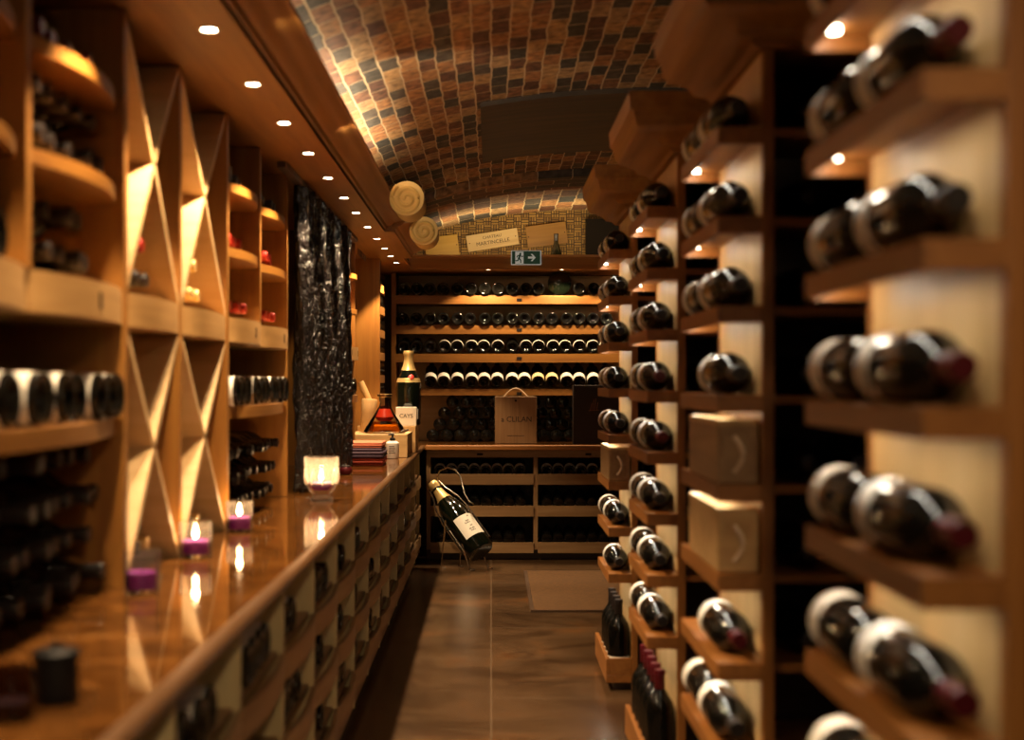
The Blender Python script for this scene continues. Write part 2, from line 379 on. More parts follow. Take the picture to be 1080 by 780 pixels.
# single-mesh bottle for the small ones
def one_mesh(seg, cap, lab=None):
    mb = MB()
    mb.lathe(prof_body, seg, LAY, [0] * (len(prof_body) - 1))
    mb.lathe(prof_cap, seg, LAY, [1] * (len(prof_cap) - 1), cap=False)
    if lab: mb.lathe(prof_lab, seg, LAY, [2] * 3, cap=False)
    return mb.mesh('wine_bottle', [M['glass_dark'], M[cap]] + ([M[lab]] if lab else []))
SMALL = one_mesh(20, 'foil_black'); SMALL_W = one_mesh(20, 'foil_black', 'label_white'); SMALL_C = one_mesh(20, 'foil_black', 'label_cream')
def bottle(label, group, M4, cap='foil_black', lab=None, parts=True):
    if not parts:
        o = place({None: SMALL, 'label_white': SMALL_W, 'label_cream': SMALL_C}[lab], 'wine_bottle', None, M4)
        return tag(o, label, 'bottle', group)
    o = thing('wine_bottle', label, 'bottle', group=group); o.matrix_world = M4
    place(BODY, 'bottle_body', o); place(CAPS[cap], 'foil_capsule', o)
    if lab: place(LAB if lab == 'label_white' else LAB2, 'label', o)
    return o
def T(x, y, z, rz=0.0, tilt=0.0, roll=0.0):
    return Matrix.Translation((x, y, z)) @ Matrix.Rotation(rz, 4, 'Z') @ Matrix.Rotation(tilt, 4, 'X') @ Matrix.Rotation(roll, 4, 'Y')
STUFF = []           # transforms of the bottles past the 300 that show largest

# ================================================================== THE SETTING
struct('floor', MB().box(-1.4, 2.3, 0.3, 10.5, -0.06, 0.0), M['floor'])
struct('wall_left', MB().box(-1.32, -1.22, 0.3, 10.5, 0.0, 2.1), M['plaster'])
struct('wall_right', MB().box(2.15, 2.25, 0.3, 10.5, 0.0, 2.1), M['plaster'])
struct('wall_back', MB().box(-1.22, 2.15, 10.38, 10.48, 0.0, 2.0), M['plaster'])
VX, VA, VB, VZ = 0.7, 1.47, 0.45, 2.43
def vault_z(x): return VZ - VB * (1 - math.sqrt(max(0.0, 1 - ((x - VX) / VA) ** 2)))
def vault(name, y0, y1, mat, drop=0.0, thick=0.05, x0=None, x1=None, swap=False):
    mb = MB(); N = 64; uv = []
    t0 = PI if x0 is None else math.acos((x0 - VX) / VA); t1 = 0 if x1 is None else math.acos((x1 - VX) / VA)
    arc = 0; prev = None; rings = []
    for i in range(N + 1):
        t = t0 + (t1 - t0) * i / N
        p = (VX + VA * math.cos(t), VZ - VB + VB * math.sin(t) - drop)
        if prev: arc += math.hypot(p[0] - prev[0], p[1] - prev[1])
        prev = p; rings.append((p, arc))
    for (x, z), a in rings:
        for y, dz in ((y0, 0), (y1, 0), (y1, thick), (y0, thick)):
            mb.v.append((x, y, z + dz)); uv.append(((a if swap else y), ((y + (dz if swap and y == y0 else 0)) if swap else a)))
    for i in range(N):
        a, b = i * 4, i * 4 + 4
        mb.face([a, b, b + 1, a + 1][::-1], 0, True); mb.face([a + 3, a + 2, b + 2, b + 3][::-1], 0, True)
        mb.face([a, a + 3, b + 3, b][::-1], 0); mb.face([a + 1, b + 1, b + 2, a + 2][::-1], 0)
    mb.face([0, 1, 2, 3]); mb.face([N * 4 + i for i in (3, 2, 1, 0)])
    mb.uv = uv
    return struct(name, mb, mat)
vault('ceiling', 0.3, 8.25, M['brick'])
vault('ceiling.001', 8.25, 10.32, M['brick_far'])
vault('trim_1', 8.20, 8.72, M['brick_rib'], drop=0.045, thick=0.06, swap=True)
vault('trim_2', 5.95, 7.45, M['slate'], drop=0.022, thick=0.02, x0=-0.045, x1=1.9)
# left soffit with its crown moulding
SZ = 1.968
struct('trim_3', MB().box(-1.22, -0.546, 0.4, 9.68, SZ, SZ + 0.022), M['oakY'])
def crown(y0, y1, dx):
    P = [(-0.60, SZ - 0.002), (-0.546, SZ - 0.002), (-0.546, SZ + 0.012), (-0.536, SZ + 0.014), (-0.530, SZ + 0.026), (-0.512, SZ + 0.030), (-0.500, SZ + 0.042), (-0.478, SZ + 0.048), (-0.462, SZ + 0.052), (-0.452, SZ + 0.060), (-0.440, SZ + 0.060), (-0.440, SZ + 0.070), (-0.60, SZ + 0.04)]
    return MB().prism([(x + dx, z) for x, z in P], y0, y1, axis='Y')
struct('trim_4', crown(0.4, 7.29, 0.0), M['oakY'])
struct('trim_5', crown(7.29, 8.86, 0.05), M['oakY'])
# beam across the back, above the wall rack
bm = MB().box(-1.2, 2.1, 9.68, 10.3, SZ, SZ + 0.022)
bm.prism([(9.68, SZ - 0.004), (9.70, SZ - 0.004), (9.72, SZ + 0.09), (9.66, SZ + 0.092), (9.64, SZ + 0.075), (9.66, SZ + 0.065), (9.67, SZ + 0.02)], -0.56, 2.1, axis='X')
struct('trim_6', bm, M['oakX'])
# end wall under the vault
pw = [(-0.75 + i * (2.85 / 40)) for i in range(41)]
poly = [(-0.75, SZ + 0.022), (2.1, SZ + 0.022)] + [(x, max(SZ + 0.03, vault_z(x))) for x in reversed(pw)]
struct('wall_end', MB().prism(poly, 10.2, 10.28, axis='Y'), M['cork'])
def scroll(x, y, z, r, label):
    t = thing('scroll_corbel', label, 'corbel', (x, y, z))
    prof = [(0.0, 0.0), (r, 0.0), (r * 1.02, 0.01), (r * 0.95, 0.05), (r * 0.80, 0.12), (r * 0.95, 0.2), (r * 0.95, 0.3), (0.0, 0.3)]
    MB().lathe(prof, 36, Matrix.Rotation(-PI / 2, 4, 'X'), cap=False).obj('bolster', M['gold_plaster'], t)
    pts = []; rad = []
    for i in range(90):
        a = i / 89 * 2.25 * 2 * PI; rr = r * (0.90 - 0.80 * i / 89)
        pts.append((rr * math.cos(a + 2.2), -0.006, rr * math.sin(a + 2.2))); rad.append(r * (0.125 - 0.03 * i / 89))
    MB().tube(pts, rad, 8).obj('volute', M['gold_plaster'], t)
    return t
scroll(-0.362, 6.1, 1.985, 0.074, 'gilded spiral scroll corbel at the brick edge, the nearer larger one')
scroll(-0.352, 7.42, 1.985, 0.074, 'gilded spiral scroll corbel further back beside the second crown moulding')

# ================================================================== LEFT: COUNTER AND CABINETS
CT = 0.774
ct = thing('countertop', 'long polished amber stone countertop with a wooden edge along the left racks', 'countertop', (0, 0, 0))
MB().box(-1.2, -0.466, 0.7, 9.5, CT - 0.03, CT).obj('stone_slab', M['counter'], ct)
edge = [(-0.466, CT - 0.032), (-0.452, CT - 0.032), (-0.450, CT - 0.020), (-0.443, CT - 0.018), (-0.440, CT - 0.011), (-0.443, CT - 0.003), (-0.450, CT + 0.0005), (-0.466, CT + 0.0005)]
MB().prism(edge, 0.7, 9.5, axis='Y').obj('wooden_edge', M['edge'], ct)
bc = thing('countertop', 'dark polished stone countertop running below the back wall rack', 'countertop')
MB().box(-1.2, 2.1, 9.53, 10.36, CT - 0.03, CT - 0.001).obj('stone_slab', M['counter'], bc)
MB().box(-0.44, 2.1, 9.48, 9.53, CT - 0.034, CT).obj('wooden_edge', M['redX'], bc, 0.006)

RAILS = (0.575, 0.38, 0.19)
FILL = [[5, 4, 5, 3, 4, 3, 3, 2, 3, 2, 3, 2, 3, 2], [3, 4, 2, 4, 3, 3, 2, 4, 2, 3, 2, 3, 2, 3], [2, 3, 4, 2, 3, 4, 2, 3, 3, 2, 3, 2, 3, 2]]
PITCH = 0.565
cab_y = [1.57 + PITCH * i for i in range(15)]
def bow_poly(x_back, x_front, y0, y1, bulge, n=10):
    pts = [(x_back, y0)]
    for i in range(n + 1):
        u = i / n
        pts.append((x_front + bulge * (1 - (2 * u - 1) ** 2), y0 + (y1 - y0) * u))
    pts.append((x_back, y1))
    return pts
def bow_band(x_front, y0, y1, bulge, th, z0, z1, n=12):
    fr = [(x_front + bulge * (1 - (2 * i / n - 1) ** 2), y0 + (y1 - y0) * i / n) for i in range(n + 1)]
    mb = MB()
    for x, y in fr: mb.v += [(x, y, z0), (x, y, z1), (x - th, y, z1), (x - th, y, z0)]
    for i in range(n):
        a, b = i * 4, i * 4 + 4
        mb.face([a, b, b + 1, a + 1], 0, True); mb.face([a + 1, b + 1, b + 2, a + 2]); mb.face([a + 2, b + 2, b + 3, a + 3], 0, True); mb.face([a + 3, b + 3, b, a])
    mb.face([0, 1, 2, 3]); mb.face([n * 4 + q for q in (3, 2, 1, 0)])
    return mb
XF = -0.478
for i in range(14):
    y0, y1 = cab_y[i], cab_y[i + 1]
    t = thing('wine_cabinet', f'tan oak bottle cabinet under the stone counter, {ORD[i]} from the camera', 'cabinet', (0, 0, 0), group='bottle cabinets under the counter')
    MB().box(-0.86, XF, y0, y0 + 0.022, 0.06, CT - 0.032).obj('side_panel', M['partition'], t)
    if i == 13: MB().box(-0.86, XF, y1 - 0.022, y1, 0.06, CT - 0.032).obj('side_panel', M['partition'], t)
    MB().box(-0.88, -0.86, y0, y1, 0.0, CT - 0.032).obj('back_panel', M['tanY'], t)
    MB().box(-0.86, XF + 0.004, y0 + 0.022, y1, CT - 0.052, CT - 0.032).obj('top_rail', M['tanY'], t)
    for z in RAILS:
        bow_band(XF + 0.006, y0 + 0.004, y1 - 0.002, 0.014, 0.014, z - 0.062, z).obj('front_rail', M['tanY'], t)
        MB().box(-0.86, XF - 0.012, y0 + 0.022, y1, z - 0.008, z + 0.006).obj('shelf', M['tanY'], t)
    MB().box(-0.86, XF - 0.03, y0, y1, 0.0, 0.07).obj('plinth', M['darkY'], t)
    MB().box(-0.60, XF - 0.004, y0 + 0.022, y1, 0.06, 0.135).obj('bottom_rail', M['tanY'], t)
    names = ('top', 'middle', 'bottom')
    for r, z in enumerate(RAILS):
        nb = FILL[r][i]
        for k in range(nb):
            y = y0 + 0.075 + k * 0.092
            M4 = T(XF - 0.004 - random.uniform(0, 0.012), y, z + 0.0065 + BR_, -PI / 2, 0, random.uniform(0, 6))
            near = (r == 0 and i < 7) or (r == 1 and i < 6) or (r == 2 and 1 <= i < 5)
            if near:
                bottle(f'dark bottle, {ORD[k]} along the {names[r]} row of the {ORD[i]} under-counter cabinet', 'bottles in the under-counter cabinets', M4, lab='label_white' if (r == 0 and i < 4) else None, parts=False)
            else: STUFF.append(M4)

# ================================================================== LEFT: RACKS ON THE COUNTER
RX, RB = -0.755, -1.12
def rack_shell(t, y0, y1, full_mid, ym):
    MB().box(RB, RX, y0, y0 + 0.016, CT + 0.001, SZ - 0.002).obj('side_panel', M['oakZ'], t)
    MB().box(RB, RX, y1 - 0.016, y1 - 0.0005, CT + 0.001, SZ - 0.002).obj('side_panel', M['oakZ'], t)
    MB().box(RB, RX - 0.002, ym - 0.013, ym + 0.013, (CT + 0.002) if full_mid else 1.386, SZ - 0.003).obj('partition', M['oakZ'], t)
    MB().box(RB - 0.02, RB, y0, y1 - 0.0005, CT + 0.001, SZ - 0.002).obj('back_panel', M['tanZ'], t)
def band(t, y0, y1, slot=True):
    b = MB().prism(bow_poly(RB, RX - 0.004, y0, y1, 0.036 if slot else 0.022), 1.315, 1.385)
    b = b.obj('bowed_shelf', M['band'], t)
    if slot:
        ym = (y0 + y1) / 2
        MB().box(RX + 0.028, RX + 0.0335, ym - 0.006, ym + 0.006, 1.335, 1.365).obj('slot', M['black'], b)
def shelf(t, y0, y1, z, bulge=0.045, th=0.026):
    return MB().prism(bow_poly(RB, RX - 0.02, y0, y1, bulge), z - th, z).obj('bowed_shelf', M['oakY'], t)
def diag_board(t, ya, za, yb, zb, th=0.016):
    L = math.hypot(yb - ya, zb - za); ny, nz = -(zb - za) / L * th / 2, (yb - ya) / L * th / 2
    MB().prism([(ya - ny, za - nz), (yb - ny, zb - nz), (yb + ny, zb + nz), (ya + ny, za + nz)], RB + 0.002, RX - 0.004, axis='X').obj('diagonal_board', M['lattice'], t)
def lattice(t, y0, y1, z0, z1, zc=None):
    ym = (y0 + y1) / 2; zc = zc or (z0 + z1) / 2
    for a, b in (((y0, z0), (ym, zc)), ((ym, zc), (y1, z1)), ((y0, z1), (ym, zc)), ((ym, zc), (y1, z0))):
        diag_board(t, a[0], a[1], b[0], b[1])
def shelf_rack(name, label, y0, ym, y1, tagname, detail=True):
    t = thing(name, label, 'wine rack', (0, 0, 0), group='wine racks on the counter')
    rack_shell(t, y0, y1, False, ym)
    for a, b in ((y0 + 0.016, ym - 0.013), (ym + 0.013, y1 - 0.015)):
        band(t, a, b)
        for z in (1.78, 1.59): shelf(t, a, b, z)
    shelf(t, y0 + 0.016, y1 - 0.015, 1.126, 0.06, 0.035)
    return t
def lattice_rack(label, y0, ym, y1):
    t = thing('wine_rack', label, 'wine rack', (0, 0, 0), group='wine racks on the counter')
    rack_shell(t, y0, y1, True, ym)
    for a, b in ((y0 + 0.016, ym - 0.013), (ym + 0.013, y1 - 0.015)):
        band(t, a, b, False)
        lattice(t, a, b, 1.386, SZ - 0.01, 1.69)
        lattice(t, a, b, CT + 0.004, 1.314, 1.053)
    return t
Y = [1.76, 2.33, 2.94, 3.47, 4.08, 4.67, 5.28]
shelf_rack('wine_rack', 'honey oak shelf rack on the counter nearest the camera', Y[0], Y[1], Y[2], 'near')
lattice_rack('honey oak rack with brightly lit crossed diagonal boards', Y[2], Y[3], Y[4])
shelf_rack('wine_rack', 'honey oak shelf rack between the lit diagonal boards and the black drape', Y[4], Y[5], Y[6], 'mid')
shelf_rack('wine_rack', 'honey oak shelf rack just beyond the black drape', 7.22, 7.56, 7.90, 'far')
# tall plain board and the narrow rack past it
t = thing('wine_rack', 'narrow oak corner rack of lit shelves behind a tall plain oak board', 'wine rack', group='wine racks on the counter')
MB().box(-0.90, -0.695, 8.88, 8.91, CT + 0.001, SZ - 0.002).obj('end_board', M['oakZ'], t)
MB().box(-1.0, -0.98, 8.91, 9.9, CT + 0.001, SZ - 0.002).obj('back_panel', M['tanZ'], t)
for z in (1.09, 1.24, 1.385, 1.53, 1.68, 1.82):
    MB().prism(bow_poly(-0.98, -0.73, 8.915, 9.65, 0.03), z - 0.05, z).obj('bowed_shelf', M['oakY'], t)
def rack_bottles(y0, y1, z, n, what, group, cap, neck_out=True, rows=1, lab=None, x=-0.015):
    step = (y1 - y0) / n
    for r in range(rows):
        for k in range(n - (r % 2)):
            y = y0 + step * (k + 0.5 + 0.5 * (r % 2))
            zz = z + BR_ + 0.001 + r * 0.078
            xo = random.uniform(-0.012, 0.012)
            M4 = T((RX - 0.03 + xo - BL) if neck_out else (RX + x + xo), y, zz, PI / 2 if neck_out else -PI / 2, 0, random.uniform(0, 6))
            rowname = '' if rows == 1 else (' in the bottom layer', ' in the second layer', ' in the third layer', ' in the fourth layer')[r]
            bottle(f'{what}, {ORD[k]} from the camera{rowname}', group, M4, cap, lab)
g = 'bottles in the racks on the counter'
rack_bottles(Y[0] + 0.05, Y[1] - 0.04, 1.386, 4, 'dark bottle on the bowed ledge, first bay', g, 'foil_black', False)
rack_bottles(Y[1] + 0.03, Y[2] - 0.12, 1.78, 5, 'red capped bottle on the nearest rack top shelf', g, 'foil_red')
rack_bottles(Y[1] + 0.02, Y[2] - 0.03, 1.59, 6, 'glinting bottle, nearest rack second shelf', g, 'foil_black', True, 2)
rack_bottles(Y[1] + 0.03, Y[2] - 0.10, 1.386, 5, 'dark bottle on the bowed ledge, second bay', g, 'foil_black', True, 2)
rack_bottles(Y[0] + 0.10, Y[2] - 0.04, 1.127, 11, 'lit bottle in the nearest long row, first rack', g, 'foil_black', False, lab='label_white', x=0.022)  # white bands here stand in for light on the glass tops
for r in range(4):
    for k in range(12 - r % 2):
        M4 = T(RX - 0.03 - BL + random.uniform(-0.02, 0.02), Y[0] + 0.06 + 0.094 * (k + 0.5 * (r % 2)), CT + BR_ + 0.002 + r * 0.079, PI / 2, 0, random.uniform(0, 6))
        if k >= 4 or r > 2:
            bottle(f'bottle in the bin at the nearest rack foot, {ORD[k]} along {("bottom", "second", "third", "top")[r]} layer', g, M4)
        else: STUFF.append(M4)
for (a, b, w, caps) in ((Y[2], Y[3], 'first', ('foil_scarlet', 'foil_black')), (Y[3], Y[4], 'second', ('foil_gold', 'foil_gold'))):
    m = (a + b) / 2
    spots = [(m - 0.045, 0, 1.386, 'lower bottle', caps[1]), (m + 0.045, 0, 1.386, 'farther lower bottle', caps[1]), (m, 0, 1.386 + 0.076, 'upper bottle', caps[0])]
    for y, _, z, nm, cp in spots:
        word = {'foil_scarlet': 'scarlet capped', 'foil_black': 'black capped', 'foil_gold': 'gold capped'}[cp]
        bottle(f'{word} {nm} on the ledge under the {w} pair of lit diagonal boards', g, T(RX - 0.03 - BL, y, z + BR_ + 0.001, PI / 2), cp)
    for k in range(3):
        bottle(f'dark bottle, {ORD[k]} from the camera, under the lower {w} crossed boards', g, T(RX - 0.04 - BL, m - 0.09 + k * 0.09, CT + BR_ + 0.008, PI / 2), 'foil_gold' if k == 2 else 'foil_black')
    for k in range(2):
        bottle(f'bottle in the {("near", "far")[k]} side notch of the {w} lower crossed boards', g, T(RX - 0.05 - BL, (a + 0.06) if k == 0 else (b - 0.06), 1.053, PI / 2), 'foil_black')
for bi, (a, b) in enumerate(((Y[4], Y[5]), (Y[5], Y[6]))):
    bn = ('near', 'far')[bi]
    for z, zn in ((1.78, 'top shelf'), (1.59, 'second shelf'), (1.386, 'bowed ledge')):
        rack_bottles(a + 0.10, b - 0.10, z, 4, f'{"scarlet" if z < 1.7 else "black"} capped bottle, {zn}, {bn} bay before the drape', g, 'foil_scarlet' if z < 1.7 else 'foil_black')
rack_bottles(Y[4] + 0.05, Y[6] - 0.05, 1.127, 11, 'lit bottle in the row before the drape', g, 'foil_black', False, lab='label_white', x=0.022)  # white bands again imitate the lit tops of this row
for r in range(3):
    for k in range(12 - r % 2):
        STUFF.append(T(RX - 0.03 - BL + random.uniform(-0.02, 0.02), Y[4] + 0.07 + 0.094 * (k + 0.5 * (r % 2)), CT + BR_ + 0.002 + r * 0.079, PI / 2))
rack_bottles(7.26, 7.86, 1.127, 6, 'lit bottle in the row beyond the drape', g, 'foil_black', False, lab='label_white', x=0.022)  # same white bands in place of lit glass
rack_bottles(7.60, 7.86, 1.386, 2, 'scarlet capped bottle on the ledge of the rack beyond the drape', g, 'foil_scarlet')
for k in range(6):
    for z in (1.09, 1.24, 1.385, 1.53, 1.68, 1.82): STUFF.append(T(-0.98 + 0.27, 8.98 + k * 0.1, z + BR_ + 0.001, -PI / 2))

# black drape on its track
t = thing('drape', 'bunched glossy black drape hanging from a dark ceiling track by the left racks', 'curtain', (0, 0, 0))
MB().box(RX + 0.008, RX + 0.04, 4.96, 7.62, SZ - 0.022, SZ - 0.001).obj('track', M['darkY'], t)
def drape_mesh(y0, y1, xc, amp, seed):
    rnd = random.Random(seed); nu, nv = 110, 70; mb = MB()
    ph = [rnd.uniform(0, 6.28) for _ in range(6)]
    for j in range(nv + 1):
        v = j / nv; z = CT + 0.004 + (SZ - 0.024 - CT - 0.004) * v
        for i in range(nu + 1):
            u = i / nu
            pinch = 1 - 0.10 * math.sin(v * 5 + ph[0]) * (1 - v)
            y = (y0 + y1) / 2 + (u - 0.5) * (y1 - y0) * pinch
            x = xc + amp * math.sin(u * 2 * PI * 7 + ph[1] + 0.7 * math.sin(v * 4 + ph[2])) + 0.3 * amp * math.sin(u * 2 * PI * 17 + v * 9 + ph[3]) + 0.10 * amp * math.sin(v * 60 + u * 30 + ph[4])
            mb.v.append((x, y, z))
    for j in range(nv):
        for i in range(nu):
            a = j * (nu + 1) + i
            mb.face([a, a + 1, a + nu + 2, a + nu + 1], 0, True)
    return mb
for y0, y1, sd in ((5.38, 6.15, 3), (6.22, 7.12, 5)):
    o = drape_mesh(y0, y1, RX + 0.034, 0.024, sd).obj('fabric_panel', M['drape'], t)
    so = o.modifiers.new('thick', 'SOLIDIFY'); so.thickness = 0.003

# ================================================================== RIGHT: STACKS WITH DISPLAY ENDS
XA, XP = 0.456, 0.546
UY = (1.505, 2.86, 4.16, 5.52)
UD = 0.56
KZ = {k: 1.172 + 0.18 * k for k in range(-4, 4)}
LEDSTRIP = []
unames = ('nearest', 'second', 'third', 'farthest')
kn = {3: 'top shelf', 2: 'second shelf', 1: 'third shelf', 0: 'fourth shelf', -1: 'fifth shelf', -2: 'sixth shelf', -3: 'seventh shelf', -4: 'eighth shelf'}
for ui, yn in enumerate(UY):
    yf = yn + UD
    t = thing('wine_rack', f'{unames[ui]} of the tall dark wood rack stacks at the right side of the aisle', 'wine rack', (0, 0, 0), group='rack stacks along the aisle')
    for (a, b, py) in ((XP, XP + 0.024, yn), (XP + 0.0, XP + 0.024, yf - 0.024), (1.28, 1.304, yn), (2.02, 2.044, yn)):
        MB().box(a, b, py, py + 0.024, 0.001, 1.88).obj('post', M['redZ'], t, 0.002)
    MB().box(XP + 0.001, XP + 0.012, yn + 0.024, yf - 0.024, 0.10, 1.87).obj('end_panel', M['creamZ'], t)
    MB().box(XP + 0.024, 2.04, yf - 0.26, yf - 0.25, 0.02, 1.87).obj('back_panel', M['darkX'], t)  # added panel, dark in place of the unlit depth of the open stack
    for k, z in KZ.items():
        MB().box(XP + 0.012, 2.03, yn + 0.006, yf - 0.27, z - 0.018, z - 0.002).obj('shelf', M['redX'], t)
        for q in range(3):
            if k > -4: STUFF.append(T(XP + 0.10 + q * 0.105, yn + 0.30, z + BR_ - 0.0005, 0.0))
        # display shelf with its lip
        s = MB().box(XA, XP, yn + 0.0, yf, z - 0.012, z)
        s.box(XA, XA + 0.008, yn, yf, z - 0.034, z - 0.012)
        s.box(XA + 0.008, XP, yn, yn + 0.008, z - 0.034, z - 0.012)
        s.box(XA + 0.008, XP, yf - 0.008, yf, z - 0.034, z - 0.012)
        so = s.obj('display_shelf', M['redY'], t)
        MB().lathe([(0.011, -0.006), (0.011, 0.0), (0.0, 0.0)], 16, Matrix.Translation((XA + 0.026, yf - 0.055, z - 0.0125))).obj('spot_lens', M['led'], so)
        MB().box(XA + 0.010, XA + 0.018, yn + 0.03, yf - 0.09, z - 0.0165, z - 0.012).obj('strip_housing', M['trim_metal'], so)
        light('AREA', 'shelf_strip_light', (XA + 0.016, (yn + yf) / 2 - 0.03, z - 0.0185), 0.30, LEDW, (0, math.radians(-15), 0), 0.004, size_y=UD - 0.12, spread=2.3)
        light('POINT', 'shelf_spot_light', (XA + 0.026, yf - 0.055, z - 0.030), 0.10, LEDW, None, 0.008)
    # foot tray
    MB().box(XA - 0.01, XP, yn, yf + 0.02, 0.03, 0.06).box(XA - 0.01, XA + 0.006, yn, yf + 0.02, 0.06, 0.125).box(XA + 0.006, XP, yn, yn + 0.012, 0.06, 0.125).obj('foot_tray', M['redY'], t, 0.002)
    MB().box(XA + 0.02, 2.03, yn + 0.03, yf, 0.001, 0.03).obj('plinth', M['darkY'], t)
    # cornice
    rings = [(1.866, 0.53, 0.03), (1.880, 0.515, 0.03), (1.884, 0.49, 0.05), (1.90, 0.475, 0.06), (1.912, 0.45, 0.09), (1.918, 0.425, 0.11), (1.93, 0.413, 0.125), (1.965, 0.405, 0.13), (1.972, 0.395, 0.14), (2.02, 0.39, 0.145), (2.02, 0.39, 0.145)]
    mb = MB()
    for z, x, d in rings:
        mb.v += [(x, yn - d, z), (2.1, yn - d, z), (2.1, yf, z), (x, yf, z)]
    for i in range(len(rings) - 1):
        for j in range(4):
            a, b = i * 4 + j, i * 4 + (j + 1) % 4
            mb.face([a, b, b + 4, a + 4])
    mb.face([3, 2, 1, 0]); n = len(mb.v); mb.face([n - 4, n - 3, n - 2, n - 1])
    mb.obj('cornice', M['oakY'], t)
def disp(ui, k, pos, cap='foil_black', lab=None):
    yn = UY[ui]
    y = yn + (0.295 if pos == 'near' else 0.552)
    roll = random.uniform(0, 6)
    M4 = T((XA + XP) / 2 - 0.001, y, KZ[k] + BR_ + 0.0005, random.uniform(-0.02, 0.02), 0, roll)
    capw = {'foil_black': 'black', 'foil_red': 'burgundy', 'foil_scarlet': 'scarlet'}[cap]
    bottle(f'{capw} capped bottle lying {("in front", "behind")[pos != "near"]} on the {kn[k]} of the {unames[ui]} aisle stack end', 'bottles lying on the aisle stack ends', M4, cap, lab)
for ui in range(4):
    for k in range(3, -5, -1):
        for pos in ('near', 'far'):
            if ui == 1 and k in (-1, -2): continue
            if ui == 3 and k == -2: continue
            if ui == 1 and k == 0 and pos == 'far': continue
            if ui == 1 and k == -3 and pos == 'far': continue
            if ui == 3 and k == -4 and pos == 'far': continue
            cap = 'foil_red' if (ui == 0 and pos == 'near' and k in (2, 0, -1, -2)) or (ui == 2 and k in (-1, 0) and pos == 'near') or (ui == 1 and k == -3) else 'foil_black'
            lab = 'label_white'
            disp(ui, k, pos, cap, lab)
# crates on the stack ends
def stack_crate(ui, k, label, mat):
    yn = UY[ui]; z = KZ[k] + 0.001
    t = thing('wine_crate', label, 'crate', (0, 0, 0), group='wooden crates on the aisle stack ends')
    x0, x1, y0, y1 = XA + 0.003, XP - 0.004, yn + 0.03, yn + 0.44
    h = 0.118
    MB().box(x0, x1, y0, y1, z, z + h).obj('crate_body', mat, t, 0.002)
    MB().box(x0 - 0.001, x1 + 0.001, y0 - 0.002, y1, z + h, z + h + 0.012).obj('lid', M['creamY'], t, 0.002)
    fr = MB(); 
    fr.box(x0 + 0.002, x1 - 0.002, y0 - 0.005, y0, z + 0.002, z + 0.016).box(x0 + 0.002, x1 - 0.002, y0 - 0.005, y0, z + h - 0.014, z + h)
    fr.box(x0 + 0.002, x0 + 0.014, y0 - 0.005, y0, z + 0.016, z + h - 0.014).box(x1 - 0.014, x1 - 0.002, y0 - 0.005, y0, z + 0.016, z + h - 0.014)
    fr.obj('end_frame', mat, t)
    pts = [((x0 + x1) / 2 - 0.008 + 0.016 * math.sin(PI * i / 12), y0 - 0.006 - 0.014 * math.sin(PI * i / 12), z + 0.095 - 0.072 * i / 12) for i in range(13)]
    MB().tube(pts, 0.0045, 8).obj('rope_handle', M['rope'], t)
stack_crate(1, -1, 'brown wooden crate with a pale rope handle on the second stack, upper of two', M['tanY'])
stack_crate(1, -2, 'paler wooden crate on the second aisle stack, below the brown crate', M['crate'])
stack_crate(3, -2, 'small brown wooden crate with rope handle on the farthest aisle stack', M['tanY'])
# standing bottles in the foot trays
STAND = Matrix.Rotation(-PI / 2, 4, 'X')      # neck -Y -> +Z
for ui, n, cap in ((2, 5, 'foil_red'), (3, 4, 'foil_black')):
    for k in range(n):
        y = UY[ui] + 0.06 + k * 0.1
        M4 = Matrix.Translation(((XA + XP) / 2 - 0.001, y, 0.061)) @ STAND @ Matrix.Rotation(1.0 + k, 4, 'Y')
        bottle(f'{"burgundy" if ui == 2 else "black"} capped bottle standing {ORD[k]} in the foot tray of the {unames[ui]} aisle stack', 'bottles standing in the foot trays', M4, cap, 'label_white' if ui == 3 else None)

# ================================================================== BACK WALL
t = thing('wall_rack', 'wide oak rack of lit shelves across the back wall', 'wine rack', (0, 0, 0))
BY0, BY1 = 10.0, 10.31
for x in (-0.70, 1.94):
    MB().box(x, x + 0.032, BY0 - 0.02, BY1, CT + 0.001, SZ - 0.005).obj('upright', M['oakZ'], t)
SH = [1.2 - (y - 402) / F * 10.0 for y in (311.5, 343, 373, 410)]      # shelf tops
for i, z in enumerate(SH):
    so = MB().box(-0.668, 1.94, BY0 - 0.018, BY1, z - 0.060 if i < 3 else z - 0.045, z).obj('shelf', M['oakX'], t)
    for x in (0.18,):
        MB().box(x, x + 0.035, BY0 - 0.0215, BY0 - 0.018, z - 0.042, z - 0.022).obj('shelf_tag', M['foil_black'], so)
MB().box(-0.70, 1.97, BY1 - 0.012, BY1, CT + 0.001, SZ - 0.005).obj('back_panel', M['creamX'], t)
rown = ('top', 'second', 'third', 'fourth')
for i, z in enumerate(SH):
    for k in range(17):
        x = -0.62 + k * 0.0955 + random.uniform(-0.006, 0.006)
        tilt = (0, 0, math.radians(9), math.radians(28))[i]
        lab = None
        if i == 3: lab = 'label_cream' if k in (10, 11) else 'label_white'
        if i == 2 and k > 2 and k != 8: lab = 'label_white'
        # base towards the aisle: turn the neck to +Y
        M4 = T(x, BY0 - 0.040 + (0.012 if tilt else 0), z + BR_ + 0.002 + (0.0 if not tilt else 0.003), PI, -tilt, random.uniform(0, 6))
        if i == 3 and k < 2: continue
        if i == 0 and abs(x - 0.48) < 0.125: continue
        nice = 'cream labelled' if lab == 'label_cream' else ('white labelled' if lab else 'plain dark')
        if k < 16: bottle(f'{nice} bottle, {ORD[k]} from the left on the {rown[i]} back wall shelf', 'bottles on the back wall shelves', M4, lab=lab, parts=False)
